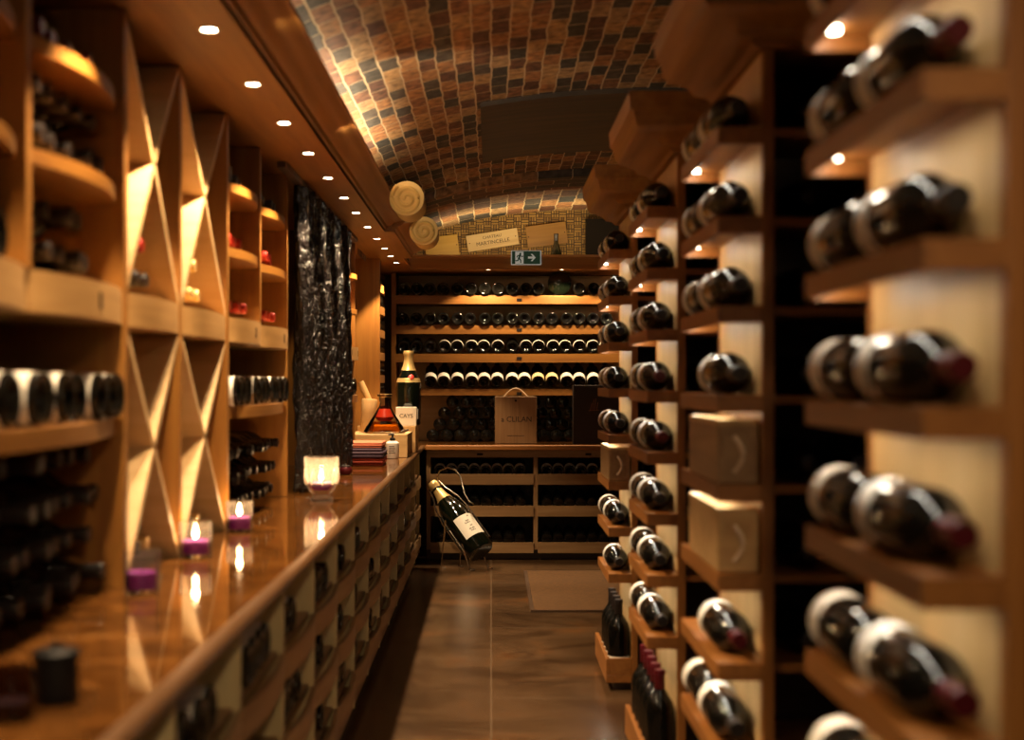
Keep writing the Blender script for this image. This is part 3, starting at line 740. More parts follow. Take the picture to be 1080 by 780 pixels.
# big-bellied bottle standing on the top shelf
t = thing('demijohn', 'fat dark round bottle lying among the top shelf bottles on the back wall', 'bottle', (0.48, BY0 - 0.03, SH[0] + 0.0855))
MB().lathe([(0.0, 0.0), (0.066, 0.0), (0.082, 0.012), (0.084, 0.03), (0.080, 0.15), (0.055, 0.19), (0.02, 0.22), (0.018, 0.28), (0, 0.28)], 32, Matrix.Translation((0, 0, 0)) @ Matrix.Rotation(-PI / 2, 4, 'X'), cap=False).obj('bottle_body', M['glass_black'], t)
MB().lathe([(0.022, 0.225), (0.023, 0.23), (0.023, 0.284), (0.0, 0.284)], 20, Matrix.Rotation(-PI / 2, 4, 'X'), cap=False).obj('foil_capsule', M['foil_black'], t)
# heap of dark bottles under the rack, behind the crates
for r in range(4):
    for k in range(15 - r):
        STUFF.append(T(-0.42 + (k + 0.5 * r) * 0.098 + random.uniform(-0.01, 0.01), 10.04, CT + BR_ + r * 0.079 + 0.001, PI))
# lower cabinets along the back
cx = [-0.435, 0.285, 1.02, 1.74]
for i in range(3):
    x0, x1 = cx[i], cx[i + 1]
    t = thing('wine_cabinet', ('tan oak bottle cabinet under the back counter behind the big tilted bottle', 'tan oak bottle cabinet under the back counter behind the brown mat', 'tan oak bottle cabinet in the back corner past the aisle stacks')[i], 'cabinet', (0, 0, 0), group='bottle cabinets along the back wall')
    MB().box(x0, x0 + 0.028, 9.56, 10.0, 0.07, CT - 0.036).obj('side_panel', M['tanZ'], t)
    if i == 2: MB().box(x1 - 0.028, x1, 9.56, 10.0, 0.07, CT - 0.036).obj('side_panel', M['tanZ'], t)
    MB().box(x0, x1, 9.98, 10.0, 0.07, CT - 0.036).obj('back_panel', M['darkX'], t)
    tr = MB().box(x0 + 0.0, x1, 9.55, 9.575, CT - 0.085, CT - 0.036).obj('top_rail', M['tanX'], t)
    MB().box((x0 + x1) / 2 - 0.02, (x0 + x1) / 2 + 0.02, 9.547, 9.55, CT - 0.070, CT - 0.056).obj('finger_slot', M['black'], tr)
    for z in (1.2 - (499.5 - 402) / F * 9.56, 1.2 - (533 - 402) / F * 9.56, 1.2 - (571.5 - 402) / F * 9.56):
        MB().box(x0 + 0.028, x1, 9.55, 9.560, z - 0.072, z).obj('front_rail', M['tanX'], t)
        MB().box(x0 + 0.028, x1, 9.568, 9.98, z - 0.040, z - 0.025).obj('shelf', M['tanX'], t)
    MB().box(x0, x1, 9.60, 9.98, 0.001, 0.07).obj('plinth', M['darkX'], t)
    for r, z in enumerate((1.2 - (499.5 - 402) / F * 9.56, 1.2 - (533 - 402) / F * 9.56, 1.2 - (571.5 - 402) / F * 9.56)):
        for k in range(8):
            x = x0 + 0.09 + k * 0.077
            M4 = T(x, 9.562, z - 0.034 + BR_ * 0.86 + 0.016, PI, math.radians(-16)) @ Matrix.Scale(0.86, 4)
            if i < 2 and r == 0 and not (i == 1 and k > 4):
                bottle(f'small white topped bottle, {ORD[k]} from the left in the top row, {("first", "second")[i]} back cabinet', 'bottles in the back cabinets', M4, lab='label_white', parts=False)
            else: STUFF.append(M4)

# all the bottles past the three hundred that show largest
mb = MB()
pl = [(0.030, 0.001), (BR_, 0.006), (BR_, 0.168), (0.036, 0.196), (0.018, 0.22), (0.0155, 0.262), (0.0165, 0.28), (0.0, 0.285)]
for M4 in STUFF: mb.lathe(pl, 12, M4 @ LAY, [0] * 5 + [1] * 2)
o = mb.obj('stacked_bottles', [M['glass_dark'], M['foil_black']])
tag(o, 'dim rows of dark wine bottles deep inside the racks and cabinets', 'bottles', kind='stuff')

# wooden presentation box with rope handle
t = thing('wooden_box', 'upright wooden presentation box with a rope loop on the back counter', 'box')
x0, x1 = (522 - 518) / F * 9.75, (566 - 518) / F * 9.75
zt = EYE - (418 - 402) / F * 9.75
MB().box(x0, x1, 9.75, 9.86, CT, zt).obj('box_body', M['crateY'], t, 0.002)
xm = (x0 + x1) / 2
MB().tube([(xm - 0.085 + 0.17 * i / 14, 9.80, zt - 0.004 + 0.060 * math.sin(PI * i / 14)) for i in range(15)], 0.004, 8).obj('rope_loop', M['rope'], t)
FRONT = lambda x, y, z, r=0.0: Matrix.Translation((x, y, z)) @ Matrix.Rotation(r, 4, 'Y') @ Matrix.Rotation(PI / 2, 4, 'X')
text_obj('a CLILAN', 0.052, FRONT(xm + 0.005, 9.7492, CT + 0.165), M['ink'], t)
MB().box(xm - 0.06, xm + 0.06, 9.749, 9.75, CT + 0.052, CT + 0.055).obj('printed_rule', M['ink'], t)
MB().lathe([(0.008, 0), (0.008, 0.003), (0, 0.003)], 14, Matrix.Translation((xm, 9.75, zt - 0.028)) @ Matrix.Rotation(PI / 2, 4, 'X')).obj('latch_hole', M['black'], t)
# charcoal gift box
t = thing('gift_box', 'tall charcoal gift box with a thin copper monogram on the back counter', 'box')
x0, x1 = (604.5 - 518) / F * 9.72, (655 - 518) / F * 9.72
zt = EYE - (406 - 402) / F * 9.72
MB().box(x0, x1, 9.72, 9.82, CT, zt).obj('box_body', M['box_dark'], t, 0.003)
mono = MB(); cxm, czm = (627 - 518) / F * 9.72, EYE - (427 - 402) / F * 9.72
for dx, h in ((-0.022, 0.05), (-0.008, 0.075), (0.006, 0.08), (0.02, 0.055)):
    mono.tube([(cxm + dx - 0.006, 9.7195, czm - 0.035), (cxm + dx, 9.7195, czm - 0.035 + h * 0.6), (cxm + dx + 0.004, 9.7195, czm - 0.035 + h)], 0.0022, 6)
mono.tube([(cxm - 0.04, 9.7195, czm - 0.038), (cxm + 0.03, 9.7195, czm - 0.034)], 0.0016, 6)
mono.obj('monogram', M['copper_ink'], t)

# crate lids and objects on the beam gallery
def lid(px, py, w, h, rot, mat, label, text=None):
    x, y, z = at(px, py, 10.19)
    t = thing('crate_lid', label, 'crate lid', (x, y, z), (0, rot, 0), 'crate lids on the cork wall')
    MB().box(-w / 2, w / 2, -0.012, 0.008, -h / 2, h / 2).obj('board', mat, t, 0.002)
    if text:
        for body, sz, dz in text: text_obj(body, sz, FRONT(0, -0.0125, dz), M['ink'], t)
    for sx in (-1, 1):
        MB().lathe([(0.004, 0), (0.004, 0.003), (0, 0.003)], 10, Matrix.Translation((sx * w * 0.45, -0.012, 0)) @ Matrix.Rotation(PI / 2, 4, 'X')).obj('nail_head', M['black'], t)
M['lid_yellow'] = wood('yellow_crate_board', (0.42, 0.24, 0.03), (0.48, 0.28, 0.04), (0.52, 0.32, 0.055), 'X')
M['lid_cream'] = wood('cream_crate_board', (0.50, 0.34, 0.14), (0.56, 0.39, 0.17), (0.6, 0.44, 0.21), 'X')
M['lid_amber'] = wood('amber_crate_board', (0.20, 0.095, 0.014), (0.25, 0.12, 0.02), (0.29, 0.15, 0.028), 'X')
lid(466, 260, 0.24, 0.15, -0.12, M['lid_yellow'], 'yellow crate lid tilted on the cork wall beside the gilded scroll')
lid(519.5, 253, 0.37, 0.118, -0.16, M['lid_cream'], 'cream crate lid with black lettering tilted on the cork wall', [('CHATEAU', 0.030, 0.024), ('MARTINCELLE', 0.038, -0.016)])
lid(576.5, 247.5, 0.29, 0.155, -0.13, M['lid_amber'], 'amber crate lid behind the small dark bottle on the cork wall')
x, y, z = at(586.5, 268, 10.05)
t = thing('champagne_bottle', 'dark bottle standing on the beam in front of the amber crate lid', 'bottle', (x, y, SZ + 0.0225))
MB().lathe([(0.036, 0), (0.040, 0.006), (0.040, 0.11), (0.030, 0.15), (0.017, 0.185), (0.014, 0.21)], 20).obj('bottle_body', M['glass_black'], t)
MB().lathe([(0.0155, 0.19), (0.0155, 0.24), (0.017, 0.242), (0.016, 0.252), (0, 0.252)], 16, cap=False).obj('foil_capsule', M['foil_black'], t)
x, y, z = at(634, 246, 10.16)
struct('door_1', MB().box(x - 0.11, x + 0.30, 10.15, 10.2, SZ + 0.024, 2.36), M['void'])  # flat panel, its near-black colour stands in for an unlit opening
x, y, z = at(631, 262, 10.05)
t = thing('cardboard_box', 'little pale carton on the beam by the dark opening', 'box', (x, y, SZ + 0.0225))
MB().box(-0.035, 0.035, -0.03, 0.03, 0, 0.085).obj('carton', M['label_white'], t, 0.002)
MB().box(-0.0355, 0.0355, -0.0305, 0.0305, 0.055, 0.065).obj('tape_band', M['lid_cream'], t)

# exit sign
x0, _, zt = at(539, 264, 9.6); x1, _, zb = at(571, 279, 9.6)
t = thing('exit_sign', 'green exit sign with running figure and white arrow on the back beam', 'sign', ((x0 + x1) / 2, 9.60, (zt + zb) / 2))
w, h = (x1 - x0) / 2, (zt - zb) / 2
MB().box(-w, w, 0, 0.035, -h, h).obj('sign_body', M['signwhite'], t, 0.003)
MB().box(-w + 0.006, w - 0.008, -0.002, 0.001, -h + 0.004, h - 0.004).obj('green_face', M['green'], t)
MB().box(-0.074, -0.018, -0.003, -0.0015, -h + 0.006, h - 0.008).obj('white_doorway', M['signwhite'], t)
fig = MB()
def flat(mb, pts, y=-0.0045, th=0.0012):
    mb.prism(pts, y, y + th, axis='Y')
flat(fig, [(-0.040 + 0.0062 * math.cos(a * PI / 6), 0.026 + 0.0062 * math.sin(a * PI / 6)) for a in range(12)])
for a, b, r in (((-0.041, 0.018), (-0.050, -0.006), 0.006), ((-0.042, 0.016), (-0.030, 0.006), 0.003), ((-0.030, 0.006), (-0.022, 0.009), 0.003), ((-0.043, 0.016), (-0.058, 0.012), 0.003), ((-0.058, 0.012), (-0.063, 0.002), 0.003),
                ((-0.049, -0.004), (-0.038, -0.018), 0.004), ((-0.038, -0.018), (-0.036, -0.034), 0.0035), ((-0.050, -0.004), (-0.056, -0.020), 0.004), ((-0.056, -0.020), (-0.070, -0.022), 0.0035)):
    d = Vector((b[0] - a[0], b[1] - a[1])).normalized(); nn = Vector((-d.y, d.x)) * r; e = d * r * 0.6
    A, B = Vector(a) - e, Vector(b) + e
    flat(fig, [tuple(A - nn), tuple(B - nn), tuple(B + nn), tuple(A + nn)])
fig.obj('running_figure', M['green'], t)
ar = MB(); flat(ar, [(0.012, -0.007), (0.045, -0.007), (0.030, -0.024), (0.042, -0.024), (0.064, 0.0), (0.042, 0.024), (0.030, 0.024), (0.045, 0.007), (0.012, 0.007)], -0.0035)
ar.obj('arrow', M['signwhite'], t)
for sx in (-0.06, 0.06): MB().box(sx - 0.006, sx + 0.006, 0.03, 0.078, -0.006, 0.006).obj('bracket', M['black'], t)

# downlights in the soffits
dl_y = [0.78, 1.36, 1.94, 2.52, 3.10, 3.67, 4.22, 4.78, 5.36, 5.94, 6.47, 7.07, 7.65, 8.2, 8.7, 9.2]
def downlight(x, y, label, power, aim=None, angle=1.55, r=0.018, ring=True):
    t = thing('downlight', label, 'ceiling light', (x, y, SZ), group='recessed downlights')
    MB().lathe([(r, -0.003), (r + 0.006, -0.003), (r + 0.007, 0.0), (r, 0.0), (r, -0.003)], 24, cap=False).obj('trim_ring', M['trim_metal'], t)
    MB().lathe([(r, -0.0015), (r, 0.0), (0.0, 0.0)], 24).obj('lens', M['led'], t)
    light('SPOT', 'downlight_beam', (x, y, SZ - 0.012), power, WARM, aim or (0, 0, 0), 0.02, angle=angle, blend=0.3)
for i, y in enumerate(dl_y):
    downlight(-0.614, y, f'small round downlight in the left wooden soffit, {ORD[i]} from the camera', 62.0 * ((0.2, 0.35, 0.7)[i] if i < 3 else 1.0), (0, math.radians(-4), 0))
for i, x in enumerate((-0.02, 0.485, 0.99)):
    downlight(x, 9.76, f'tiny downlight under the back beam, {ORD[i]} from the left', 30.0, (math.radians(16), 0, 0), 2.0, 0.013)

# ================================================================== THINGS ON THE COUNTER
def candle(x, y, r, h, lit, label, glass=0.09):
    t = thing('candle', label, 'candle', (x, y, CT + 0.001), group='purple candles on the counter')
    g = MB().lathe([(0.0, 0.0), (r, 0.0), (r + 0.002, 0.004), (r + 0.003, glass), (r + 0.0005, glass + 0.001), (r - 0.0005, 0.008), (0.0, 0.007)], 36, cap=False).obj('glass_tumbler', M['tumbler'], t)
    MB().lathe([(0.0, 0.008), (r - 0.0015, 0.008), (r - 0.0012, h), (r * 0.4, h - 0.003), (0.0, h - 0.003)], 36, cap=False).obj('purple_wax', M['purple'], t)
    MB().tube([(0, 0, h - 0.004), (0.001, 0, h + 0.008)], 0.0012, 6).obj('wick', M['black'], t)
    if lit:
        MB().lathe([(0.0, 0.0), (0.0045, 0.004), (0.0065, 0.011), (0.005, 0.02), (0.002, 0.03), (0.0, 0.036)], 16, Matrix.Translation((0, 0, h + 0.004)), cap=False).obj('flame', M['flame'], t)
        light('POINT', 'candle_glow', (x, y, CT + h + 0.048), 0.5, (1, 0.62, 0.28), None, 0.008)
candle(-0.703, 2.865, 0.033, 0.042, False, 'unlit purple candle in a clear tumbler, nearest on the stone counter', 0.085)
candle(-0.717, 3.45, 0.037, 0.040, True, 'lit purple candle in a clear tumbler, middle of the three tumblers', 0.085)
candle(-0.715, 4.04, 0.035, 0.040, True, 'lit purple candle in a clear tumbler before the oak shelf rack', 0.085)
# footed hurricane glass
x, y = -0.605, 5.07
t = thing('candle_holder', 'large footed glass candle bowl glowing in front of the black drape', 'candle holder', (x, y, CT + 0.001))
prof = [(0.0, 0.0), (0.040, 0.0), (0.042, 0.006), (0.034, 0.014), (0.030, 0.022), (0.042, 0.034), (0.054, 0.055), (0.060, 0.09), (0.063, 0.155), (0.0605, 0.156), (0.0575, 0.09), (0.051, 0.058), (0.038, 0.038), (0.0, 0.034)]
gbowl = MB().lathe(prof, 40, cap=False).obj('glass_bowl', M['cut_glass'], t)
MB().lathe([(0.0, 0.036), (0.037, 0.040), (0.049, 0.059), (0.050, 0.066), (0.0, 0.064)], 32, cap=False).obj('purple_wax', M['purple'], t)
for k in range(9):
    rib = MB()
    a = 2 * PI * k / 9
    rib.tube([(0.0565 * math.cos(a), 0.0565 * math.sin(a), 0.06), (0.061 * math.cos(a), 0.061 * math.sin(a), 0.085), (0.0615 * math.cos(a + 0.1), 0.0615 * math.sin(a + 0.1), 0.115)], [0.004, 0.0035, 0.001], 6)
    rib.obj('cut_facet', M['facet'], gbowl)
MB().lathe([(0.0, 0.0), (0.006, 0.005), (0.0085, 0.013), (0.006, 0.025), (0.002, 0.038), (0.0, 0.044)], 16, Matrix.Translation((0, 0, 0.07)), cap=False).obj('flame', M['flame'], t)
light('POINT', 'candle_glow', (x, y, CT + 0.125), 1.0, (1, 0.62, 0.28), None, 0.01)

# black tin and smoked glass near the camera
t = thing('black_canister', 'small black lidded canister at the near end of the stone counter', 'canister', (-0.578, 1.89, CT + 0.001))
MB().lathe([(0.0, 0), (0.027, 0.0), (0.029, 0.003), (0.029, 0.056), (0.0, 0.056)], 32, cap=False).obj('canister_body', M['black'], t)
MB().lathe([(0.030, 0.056), (0.031, 0.057), (0.031, 0.066), (0.028, 0.069), (0.008, 0.070), (0.007, 0.078), (0.0, 0.079)], 32).obj('lid', M['black'], t)
t = thing('glass_bowl', 'smoked round glass votive in front of the small black canister', 'glass', (-0.607, 1.80, CT + 0.001))
MB().lathe([(0.0, 0.0), (0.018, 0.0), (0.030, 0.014), (0.034, 0.032), (0.029, 0.052), (0.022, 0.066), (0.0205, 0.066), (0.027, 0.052), (0.031, 0.032), (0.027, 0.016), (0.0, 0.006)], 32, cap=False).obj('bowl', M['smoke'], t)
MB().lathe([(0.0, 0.008), (0.024, 0.014), (0.027, 0.022), (0.0, 0.022)], 24, cap=False).obj('wax', M['plum_cloth'], t)

# folded linens
t0 = CT + 0.001
def cloth(name, label, x0, x1, y0, y1, z0, z1, mat, seed):
    rnd = random.Random(seed); N = 14; mb = MB(); nl = 3
    t = thing(name, label, 'cloth', ((x0 + x1) / 2, (y0 + y1) / 2, z0), group='folded cloths stacked on the counter')
    hx, hy = (x1 - x0) / 2, (y1 - y0) / 2
    for q in range(nl):
        m = MB(); a = (z1 - z0) * q / nl; b = (z1 - z0) * (q + 1) / nl - 0.001
        j = rnd.uniform(-0.006, 0.006)
        m.box(-hx + j, hx + j * 0.5, -hy - j, hy, a, b)
        m.obj('fold', mat, t, (b - a) * 0.42)
    return t
cloth('folded_cloth', 'brick red folded cloth at the bottom of the linen stack', -0.80, -0.545, 7.15, 7.45, t0, t0 + 0.040, M['red_cloth'], 1)
cloth('folded_cloth', 'dark plum folded cloth between the red and coral cloths', -0.80, -0.545, 7.14, 7.44, t0 + 0.041, t0 + 0.088, M['plum_cloth'], 2)
cloth('folded_cloth', 'coral folded cloth on top of the linen stack', -0.80, -0.55, 7.16, 7.44, t0 + 0.089, t0 + 0.118, M['pink_cloth'], 3)
t = thing('small_pot', 'little burgundy lidded pot in front of the folded cloths', 'pot', (-0.665, 6.5, CT + 0.001))
MB().lathe([(0.0, 0), (0.022, 0), (0.030, 0.010), (0.031, 0.024), (0.024, 0.034), (0, 0.034)], 24, cap=False).obj('pot', M['foil_red'], t)
MB().lathe([(0.024, 0.034), (0.022, 0.040), (0.006, 0.044), (0.005, 0.052), (0, 0.053)], 24).obj('lid', M['foil_black'], t)

# crates at the far end of the counter
def open_crate(label, x0, x1, y0, y1, z0, z1, mat):
    t = thing('wine_crate', label, 'crate', ((x0 + x1) / 2, (y0 + y1) / 2, z0))
    hx, hy, h = (x1 - x0) / 2, (y1 - y0) / 2, z1 - z0
    MB().box(-hx, hx, -hy, -hy + 0.012, 0, h).obj('front_board', mat, t, 0.0015)
    MB().box(-hx, hx, hy - 0.012, hy, 0, h).obj('rear_board', mat, t, 0.0015)
    for s in (-1, 1): MB().box(s * hx - (0.012 if s > 0 else 0), s * hx + (0.012 if s < 0 else 0), -hy + 0.012, hy - 0.012, 0, h).obj('side_board', mat, t)
    MB().box(-hx + 0.012, hx - 0.012, -hy + 0.012, hy - 0.012, h - 0.012, h - 0.001).obj('lid', mat, t)
    return t
C1T = EYE - (458 - 402) / F * 7.95
open_crate('light pine crate holding the decanter at the far end of the counter', -0.84, -0.468, 7.95, 8.45, CT + 0.001, C1T, M['crate'])
C2T = EYE - (449 - 402) / F * 8.55
open_crate('light pine crate under the standing champagne bottle by the counter corner', -0.80, -0.452, 8.50, 8.86, CT + 0.001, C2T, M['crate'])
# standing champagne
def champ_prof(R, H):
    return [(0.0, 0.0), (R * 0.92, 0.0), (R, H * 0.02), (R, H * 0.50), (R * 0.97, H * 0.55), (R * 0.82, H * 0.64), (R * 0.58, H * 0.73), (R * 0.40, H * 0.81), (R * 0.33, H * 0.90)]
def champ_foil(R, H):
    return [(R * 0.60, H * 0.735), (R * 0.50, H * 0.775), (R * 0.425, H * 0.815), (R * 0.36, H * 0.89), (R * 0.37, H * 0.93), (R * 0.42, H * 0.945), (R * 0.42, H * 0.975), (R * 0.36, H * 1.0), (0, H * 1.0)]
t = thing('champagne_bottle', 'large gold necked champagne bottle standing on a pine crate by the back rack', 'bottle', (-0.507, 8.74, C2T + 0.001))
R, H = 0.077, 0.455
MB().lathe(champ_prof(R, H), 40, cap=False).obj('bottle_body', M['glass_black'], t)
MB().lathe(champ_foil(R, H), 40, cap=False).obj('gold_foil', M['foil_gold'], t)
MB().lathe([(R * 0.985, H * 0.575), (R * 0.93, H * 0.60), (R * 0.92, H * 0.615), (R * 0.88, H * 0.63)], 40, cap=False).obj('neck_band', M['foil_gold'], t)
MB().lathe([(0.0, -0.003), (0.018, -0.003), (0.020, 0.0), (0.016, 0.002), (0, 0.003)], 20, Matrix.Translation((0.016, -0.060, H * 0.645)) @ Matrix.Rotation(math.radians(62), 4, 'X')).obj('wax_seal', M['foil_scarlet'], t)
lb = MB(); n = 14
for z in (H * 0.08, H * 0.22):
    for i in range(n + 1):
        a = -PI / 2 - 0.9 + 1.8 * i / n
        lb.v.append(((R + 0.0008) * math.cos(a), (R + 0.0008) * math.sin(a), z))
for i in range(n): lb.face([i, i + 1, n + 2 + i, n + 1 + i], 0, True)
lb.obj('front_label', M['label_white'], t)
# pale box with print in front of it
t = thing('carton', 'pale printed carton in front of the standing champagne bottle', 'box', (-0.512, 8.60, C2T + 0.001))
MB().box(-0.062, 0.062, -0.035, 0.035, 0, 0.112).obj('carton_body', M['label_white'], t, 0.002)
text_obj('CAYS', 0.034, FRONT(0, -0.0358, 0.058), M['ink'], t)
# ship decanter with liquid
dx, dy = -0.612, 8.17
t = thing('decanter', 'wide conical glass decanter with amber wine and a brass collar on the crate', 'decanter', (dx, dy, C1T + 0.001)); t.scale = (1.08, 1.08, 1.08)
MB().lathe([(0.0, 0.0), (0.10, 0.0), (0.112, 0.008), (0.098, 0.035), (0.058, 0.095), (0.030, 0.142), (0.024, 0.160), (0.034, 0.195), (0.0325, 0.195), (0.0225, 0.160), (0.028, 0.142), (0.056, 0.094), (0.095, 0.035), (0.107, 0.010), (0.0, 0.004)], 40, cap=False).obj('glass_vessel', M['clear'], t)
MB().lathe([(0.0, 0.005), (0.105, 0.010), (0.093, 0.035), (0.074, 0.062), (0.0, 0.062)], 40, cap=False).obj('amber_wine', M['amber'], t)
MB().lathe([(0.035, 0.064), (0.052, 0.085), (0.032, 0.128), (0.0, 0.13)], 24).obj('red_tag', M['redwine'], t)
MB().lathe([(0.034, 0.19), (0.040, 0.192), (0.041, 0.205), (0.034, 0.207)], 28).obj('brass_collar', M['brass'], t)
# wooden peppermill-like stand with tilted rod
t = thing('wooden_mallet', 'light wooden bung mallet leaning upright beside the decanter', 'mallet', (-0.728, 8.30, C1T + 0.001)); t.scale = (1.25, 1.25, 1.25)
MB().lathe([(0.0, 0), (0.030, 0), (0.033, 0.004), (0.034, 0.10), (0.037, 0.15), (0.034, 0.156), (0, 0.156)], 24, Matrix.Rotation(0.10, 4, 'Y'), cap=False).obj('head', M['crate'], t)
MB().tube([(0.012, 0, 0.15), (-0.012, 0.0, 0.20), (-0.028, 0, 0.235)], [0.014, 0.016, 0.015], 12).obj('handle', M['creamX'], t)
for k, (xx, lab) in enumerate(((-0.828, 'little dark vial with a white cap at the corner of the decanter crate'), (-0.80, 'little dark vial with a silver cap beside the wooden mallet'))):
    t = thing('vial', lab, 'bottle', (xx, 8.03 + 0.02 * k, C1T + 0.001))
    MB().lathe([(0.0, 0), (0.013, 0), (0.014, 0.003), (0.014, 0.05), (0.007, 0.062), (0.007, 0.068)], 18, cap=False).obj('vial_body', M['glass_black'], t)
    MB().lathe([(0.009, 0.064), (0.009, 0.084), (0.0, 0.085)], 16).obj('cap', M['signwhite'] if k == 0 else M['wire'], t)
# corkscrew lying on the crate corner
t = thing('corkscrew', 'dark corkscrew lying on the right corner of the decanter crate', 'corkscrew', (-0.495, 8.05, C1T + 0.008))
MB().tube([(-0.02, 0, 0.0), (0.0, 0.02, 0.006), (0.022, 0.05, 0.012)], [0.006, 0.008, 0.006], 10).obj('handle', M['darkX'], t)
MB().tube([(0.006 * math.cos(i * 0.9), 0.02 + 0.0025 * i, 0.012 + 0.004 * math.sin(i * 0.9) ) for i in range(16)], 0.0016, 6).obj('worm', M['wire'], t)
# hand sanitiser pump
t = thing('pump_bottle', 'small white pump bottle in front of the pine crate', 'bottle', ((414 - 518) / F * 7.85, 7.85, CT + 0.001))
MB().lathe([(0.0, 0), (0.033, 0), (0.036, 0.004), (0.036, 0.085), (0.026, 0.094), (0.014, 0.097), (0, 0.097)], 28, cap=False).obj('bottle_body', M['label_white'], t)
MB().lathe([(0.013, 0.097), (0.015, 0.098), (0.015, 0.112), (0.006, 0.116), (0.005, 0.132), (0, 0.132)], 18).obj('pump_collar', M['foil_black'], t)
MB().tube([(0.010, 0, 0.132), (-0.004, 0, 0.134), (-0.024, -0.004, 0.130)], [0.006, 0.006, 0.003], 8).obj('spout', M['foil_black'], t)
for k in range(4): MB().box(-0.018, 0.018 - 0.006 * (k % 2), -0.0372, -0.0355, 0.030 + k * 0.012, 0.033 + k * 0.012).obj('print_line', M['ink'], t)

# ================================================================== BIG TILTED BOTTLE IN ITS CRADLE
base = Vector((-0.062, 9.02, 0.118)); tip = Vector((-0.385, 9.30, 0.535))
ax = (tip - base); L = ax.length; q = ax.to_track_quat('Z', 'Y').to_matrix().to_4x4()
R, H = 0.090, L
t = thing('champagne_bottle', 'oversized champagne bottle lying tilted in a wire cradle on the floor', 'bottle'); t.matrix_world = Matrix.Translation(base) @ q
p = champ_prof(R, H); p[0] = (0.0, 0.03); p.insert(1, (R * 0.5, 0.02))
MB().lathe(p, 48, cap=False).obj('bottle_body', M['glass_black'], t)
MB().lathe([(a, b) for a, b in champ_foil(R, H)], 40, cap=False).obj('gold_foil', M['foil_gold'], t)
MB().lathe([(R * 0.385, H * 0.885), (R * 0.40, H * 0.89), (R * 0.40, H * 0.905), (R * 0.38, H * 0.91)], 24).obj('neck_ring', M['black'], t)
# label faces the camera and up: find the angle in bottle space
inv = (Matrix.Translation(base) @ q).inverted().to_3x3()
dcam = inv @ Vector((0.30, -0.85, 0.55)); a0 = math.atan2(dcam.y, dcam.x)
lb = MB(); n = 20
for z in (H * 0.15, H * 0.42):
    for i in range(n + 1):
        a = a0 - 0.85 + 1.7 * i / n
        lb.v.append(((R + 0.0012) * math.cos(a), (R + 0.0012) * math.sin(a), z))
for i in range(n): lb.face([i, i + 1, n + 2 + i, n + 1 + i], 0, True)
lb.obj('front_label', M['label_white'], t)
mk = MB()
for i, (da, z, w) in enumerate(((0.25, 0.385, 0.16), (0.0, 0.33, 0.3), (-0.05, 0.305, 0.4), (0.05, 0.26, 0.22), (0.0, 0.225, 0.45), (0.0, 0.20, 0.36))):
    for s in range(6):
        a1 = a0 + da - w / 2 + w * s / 6; a2 = a1 + w / 9
        z0, z1 = H * z, H * (z + 0.008 + 0.006 * ((s * 7 + i) % 3))
        k = len(mk.v); rr = R + 0.0018
        mk.v += [(rr * math.cos(a1), rr * math.sin(a1), z0), (rr * math.cos(a2), rr * math.sin(a2), z0), (rr * math.cos(a2), rr * math.sin(a2), z1), (rr * math.cos(a1), rr * math.sin(a1), z1)]
        mk.face([k, k + 1, k + 2, k + 3])
mk.obj('label_script', M['ink'], t)
# cradle in world space
t = thing('bottle_cradle', 'wire bottle cradle with looped handle holding the oversized champagne bottle', 'bottle holder')
u = ax.normalized(); side = u.cross(Vector((0, 0, 1))).normalized(); up = side.cross(u).normalized()
def P(s, a, b): return tuple(base + u * s + side * a + up * b)
dd = u.cross(Vector((0, 1, 0))).normalized()
if dd.x > 0: dd = -dd
for sg in (1, -1):
    off = Vector((0, -0.02 if sg > 0 else 0.03, 0))
    MB().tube([tuple(base + u * q_ + dd * (sg * r_) + off) for q_, r_ in ((0.05, 0.097), (0.2, 0.098), (H * 0.55, 0.096), (H * 0.7, 0.082), (H * 0.85, 0.052), (H * 0.97, 0.040))], 0.0055, 8).obj('side_rail', M['wire'], t)
hp = []
p0 = Vector(at(463, 512, 9.33)); 
for (px, py, yy) in ((465, 514, 9.36), (461, 503, 9.34), (464, 496, 9.30), (472, 493, 9.24), (480, 495, 9.18), (486, 503, 9.14), (488, 512, 9.10), (490, 521, 9.06), (495, 529, 9.02), (499, 531, 8.99)):
    hp.append(at(px, py, yy))
MB().tube(hp, 0.005, 8).obj('handle', M['wire'], t)
for (ax_, sx) in ((0.10, -1), (0.10, 1), (H * 0.5, -1), (H * 0.5, 1)):
    a = Vector(P(ax_, sx * 0.088, -0.02)); 
    foot = Vector((a.x + (0.05 if ax_ < 0.2 else -0.03), a.y + (-0.03 if sx > 0 else 0.03), 0.006))
    MB().tube([a, (a + foot) / 2 + Vector((0, 0, -0.01)), foot, foot + Vector((0.03, 0, 0))], 0.005, 8).obj('leg', M['wire'], t)
MB().tube([P(0.02, -0.05, -0.075), P(0.0, 0, -0.088), P(0.02, 0.05, -0.075)], 0.005, 8).obj('base_stop', M['wire'], t)

# floor mat
t = thing('floor_mat', 'brown coir floor mat on the stone tiles before the back cabinets', 'mat', (0.60, 8.18, 0.001))
MB().box(-0.375, 0.42, -0.76, 0.76, 0, 0.010).obj('woven_field', M['mat'], t, 0.004)
bd = MB().box(-0.395, 0.44, -0.78, -0.76, 0, 0.009).box(-0.395, 0.44, 0.76, 0.78, 0, 0.009).box(-0.395, -0.375, -0.76, 0.76, 0, 0.009).box(0.42, 0.44, -0.76, 0.76, 0, 0.009)
bd.obj('bound_border', M['darkX'], t)

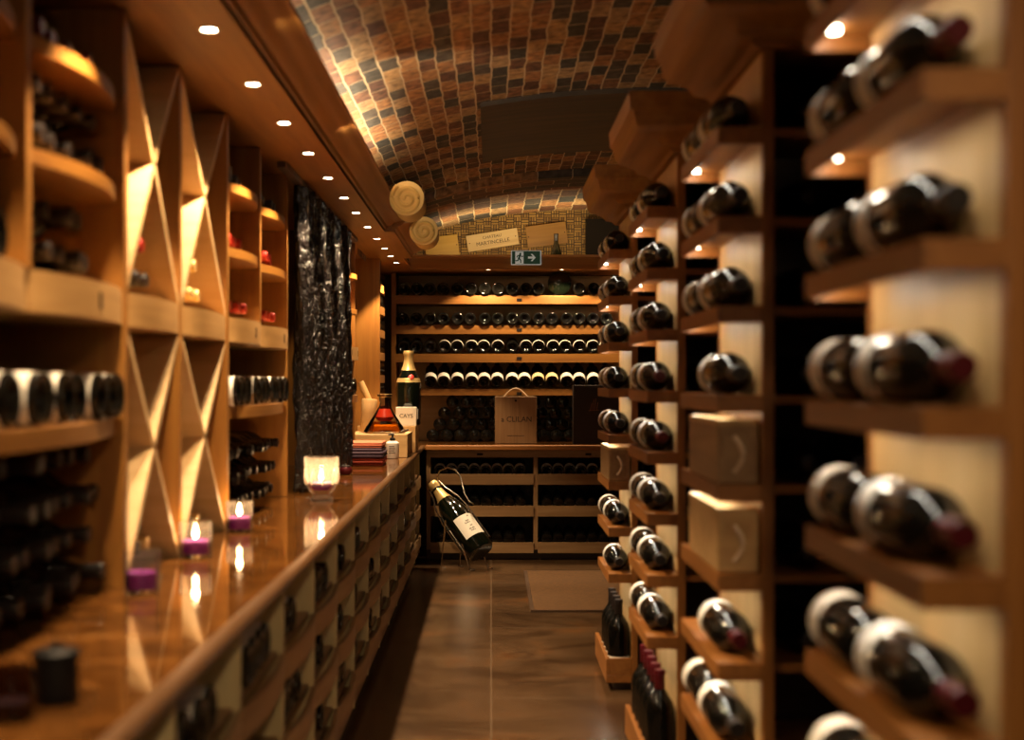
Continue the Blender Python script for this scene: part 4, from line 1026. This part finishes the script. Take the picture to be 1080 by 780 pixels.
# ================================================================== LIGHT
# warm room light from the part of the cellar behind the camera
light('SPOT', 'room_light', (0.10, -1.3, 1.55), 12.0, WARM, (math.radians(80), 0, 0), 0.12, angle=1.9, blend=0.8)
light('SPOT', 'aisle_fill', (0.25, 0.05, 2.1), 42.0, WARM, (math.radians(52), 0, math.radians(-16)), 0.05, angle=0.95, blend=0.7)  # added fill without a fixture, brightens the nearest stack front
for y0, pw in ((1.6, 12.0), (3.2, 18.0), (4.55, 50.0)):
    d = Vector((-0.02, y0 + 1.35, 2.37)) - Vector((-0.49, y0, 2.03))
    light('SPOT', 'cove_flood', (-0.49, y0, 2.03), pw, (1, 0.80, 0.52), d.to_track_quat('-Z', 'Y').to_euler(), 0.03, angle=1.15, blend=0.9)
light('SPOT', 'aisle_fill', (0.25, 0.05, 1.9), 45.0, WARM, (Vector((-0.50, 2.9, 0.55)) - Vector((0.25, 0.05, 1.9))).to_track_quat('-Z', 'Y').to_euler(), 0.05, angle=0.62, blend=0.8)  # second added fill, aimed to brighten the under-counter cabinets
# unseen fill spots added to brighten the gilded scrolls
for y0, y1 in ((5.15, 6.1), (6.62, 7.42)):
    d = Vector((-0.36, y1, 1.985)) - Vector((-0.42, y0, 2.10))
    light('SPOT', 'scroll_fill', (-0.42, y0, 2.10), 5.0, WARM, d.to_track_quat('-Z', 'Y').to_euler(), 0.015, angle=0.6, blend=0.6)
# cove strip hidden on the crown, washing the vault
light('AREA', 'cove_light', (-0.535, 3.6, SZ + 0.055), 15.0, (1, 0.78, 0.48), (0, math.radians(180 - 50), 0), 0.03, size_y=6.2)
light('AREA', 'cove_light', (-0.535, 5.4, SZ + 0.055), 28.0, (1, 0.80, 0.52), (0, math.radians(180 - 52), 0), 0.03, size_y=1.7)
light('AREA', 'cove_light', (0.3, 9.75, SZ + 0.10), 6.5, (1, 0.76, 0.42), (math.radians(180 - 20), 0, 0), 1.4, size_y=0.03)

w = bpy.data.worlds.new('world'); bpy.context.scene.world = w; w.use_nodes = True
bg = w.node_tree.nodes['Background']; bg.inputs['Color'].default_value = (1.0, 0.72, 0.5, 1); bg.inputs['Strength'].default_value = 0.008

cam = bpy.data.cameras.new('camera'); co = bpy.data.objects.new('camera', cam); C.objects.link(co)
co.location = (0, 0, EYE); co.rotation_euler = (PI / 2, 0, 0)
cam.sensor_width = 36; cam.lens = 36 * F / 1080
cam.shift_x = 22 / 1080; cam.shift_y = 12 / 1080
cam.clip_start = 0.05
cam.dof.use_dof = True; cam.dof.focus_distance = 8.8; cam.dof.aperture_fstop = 2.3; cam.dof.aperture_blades = 7
sc = bpy.context.scene; sc.camera = co
sc.view_settings.view_transform = 'Standard'; sc.view_settings.look = 'None'; sc.view_settings.exposure = 0.0; sc.view_settings.gamma = 1
sc.view_settings.use_curve_mapping = False
sc.cycles.use_denoising = True
sc.cycles.max_bounces = 8; sc.cycles.transmission_bounces = 8; sc.cycles.sample_clamp_indirect = 4
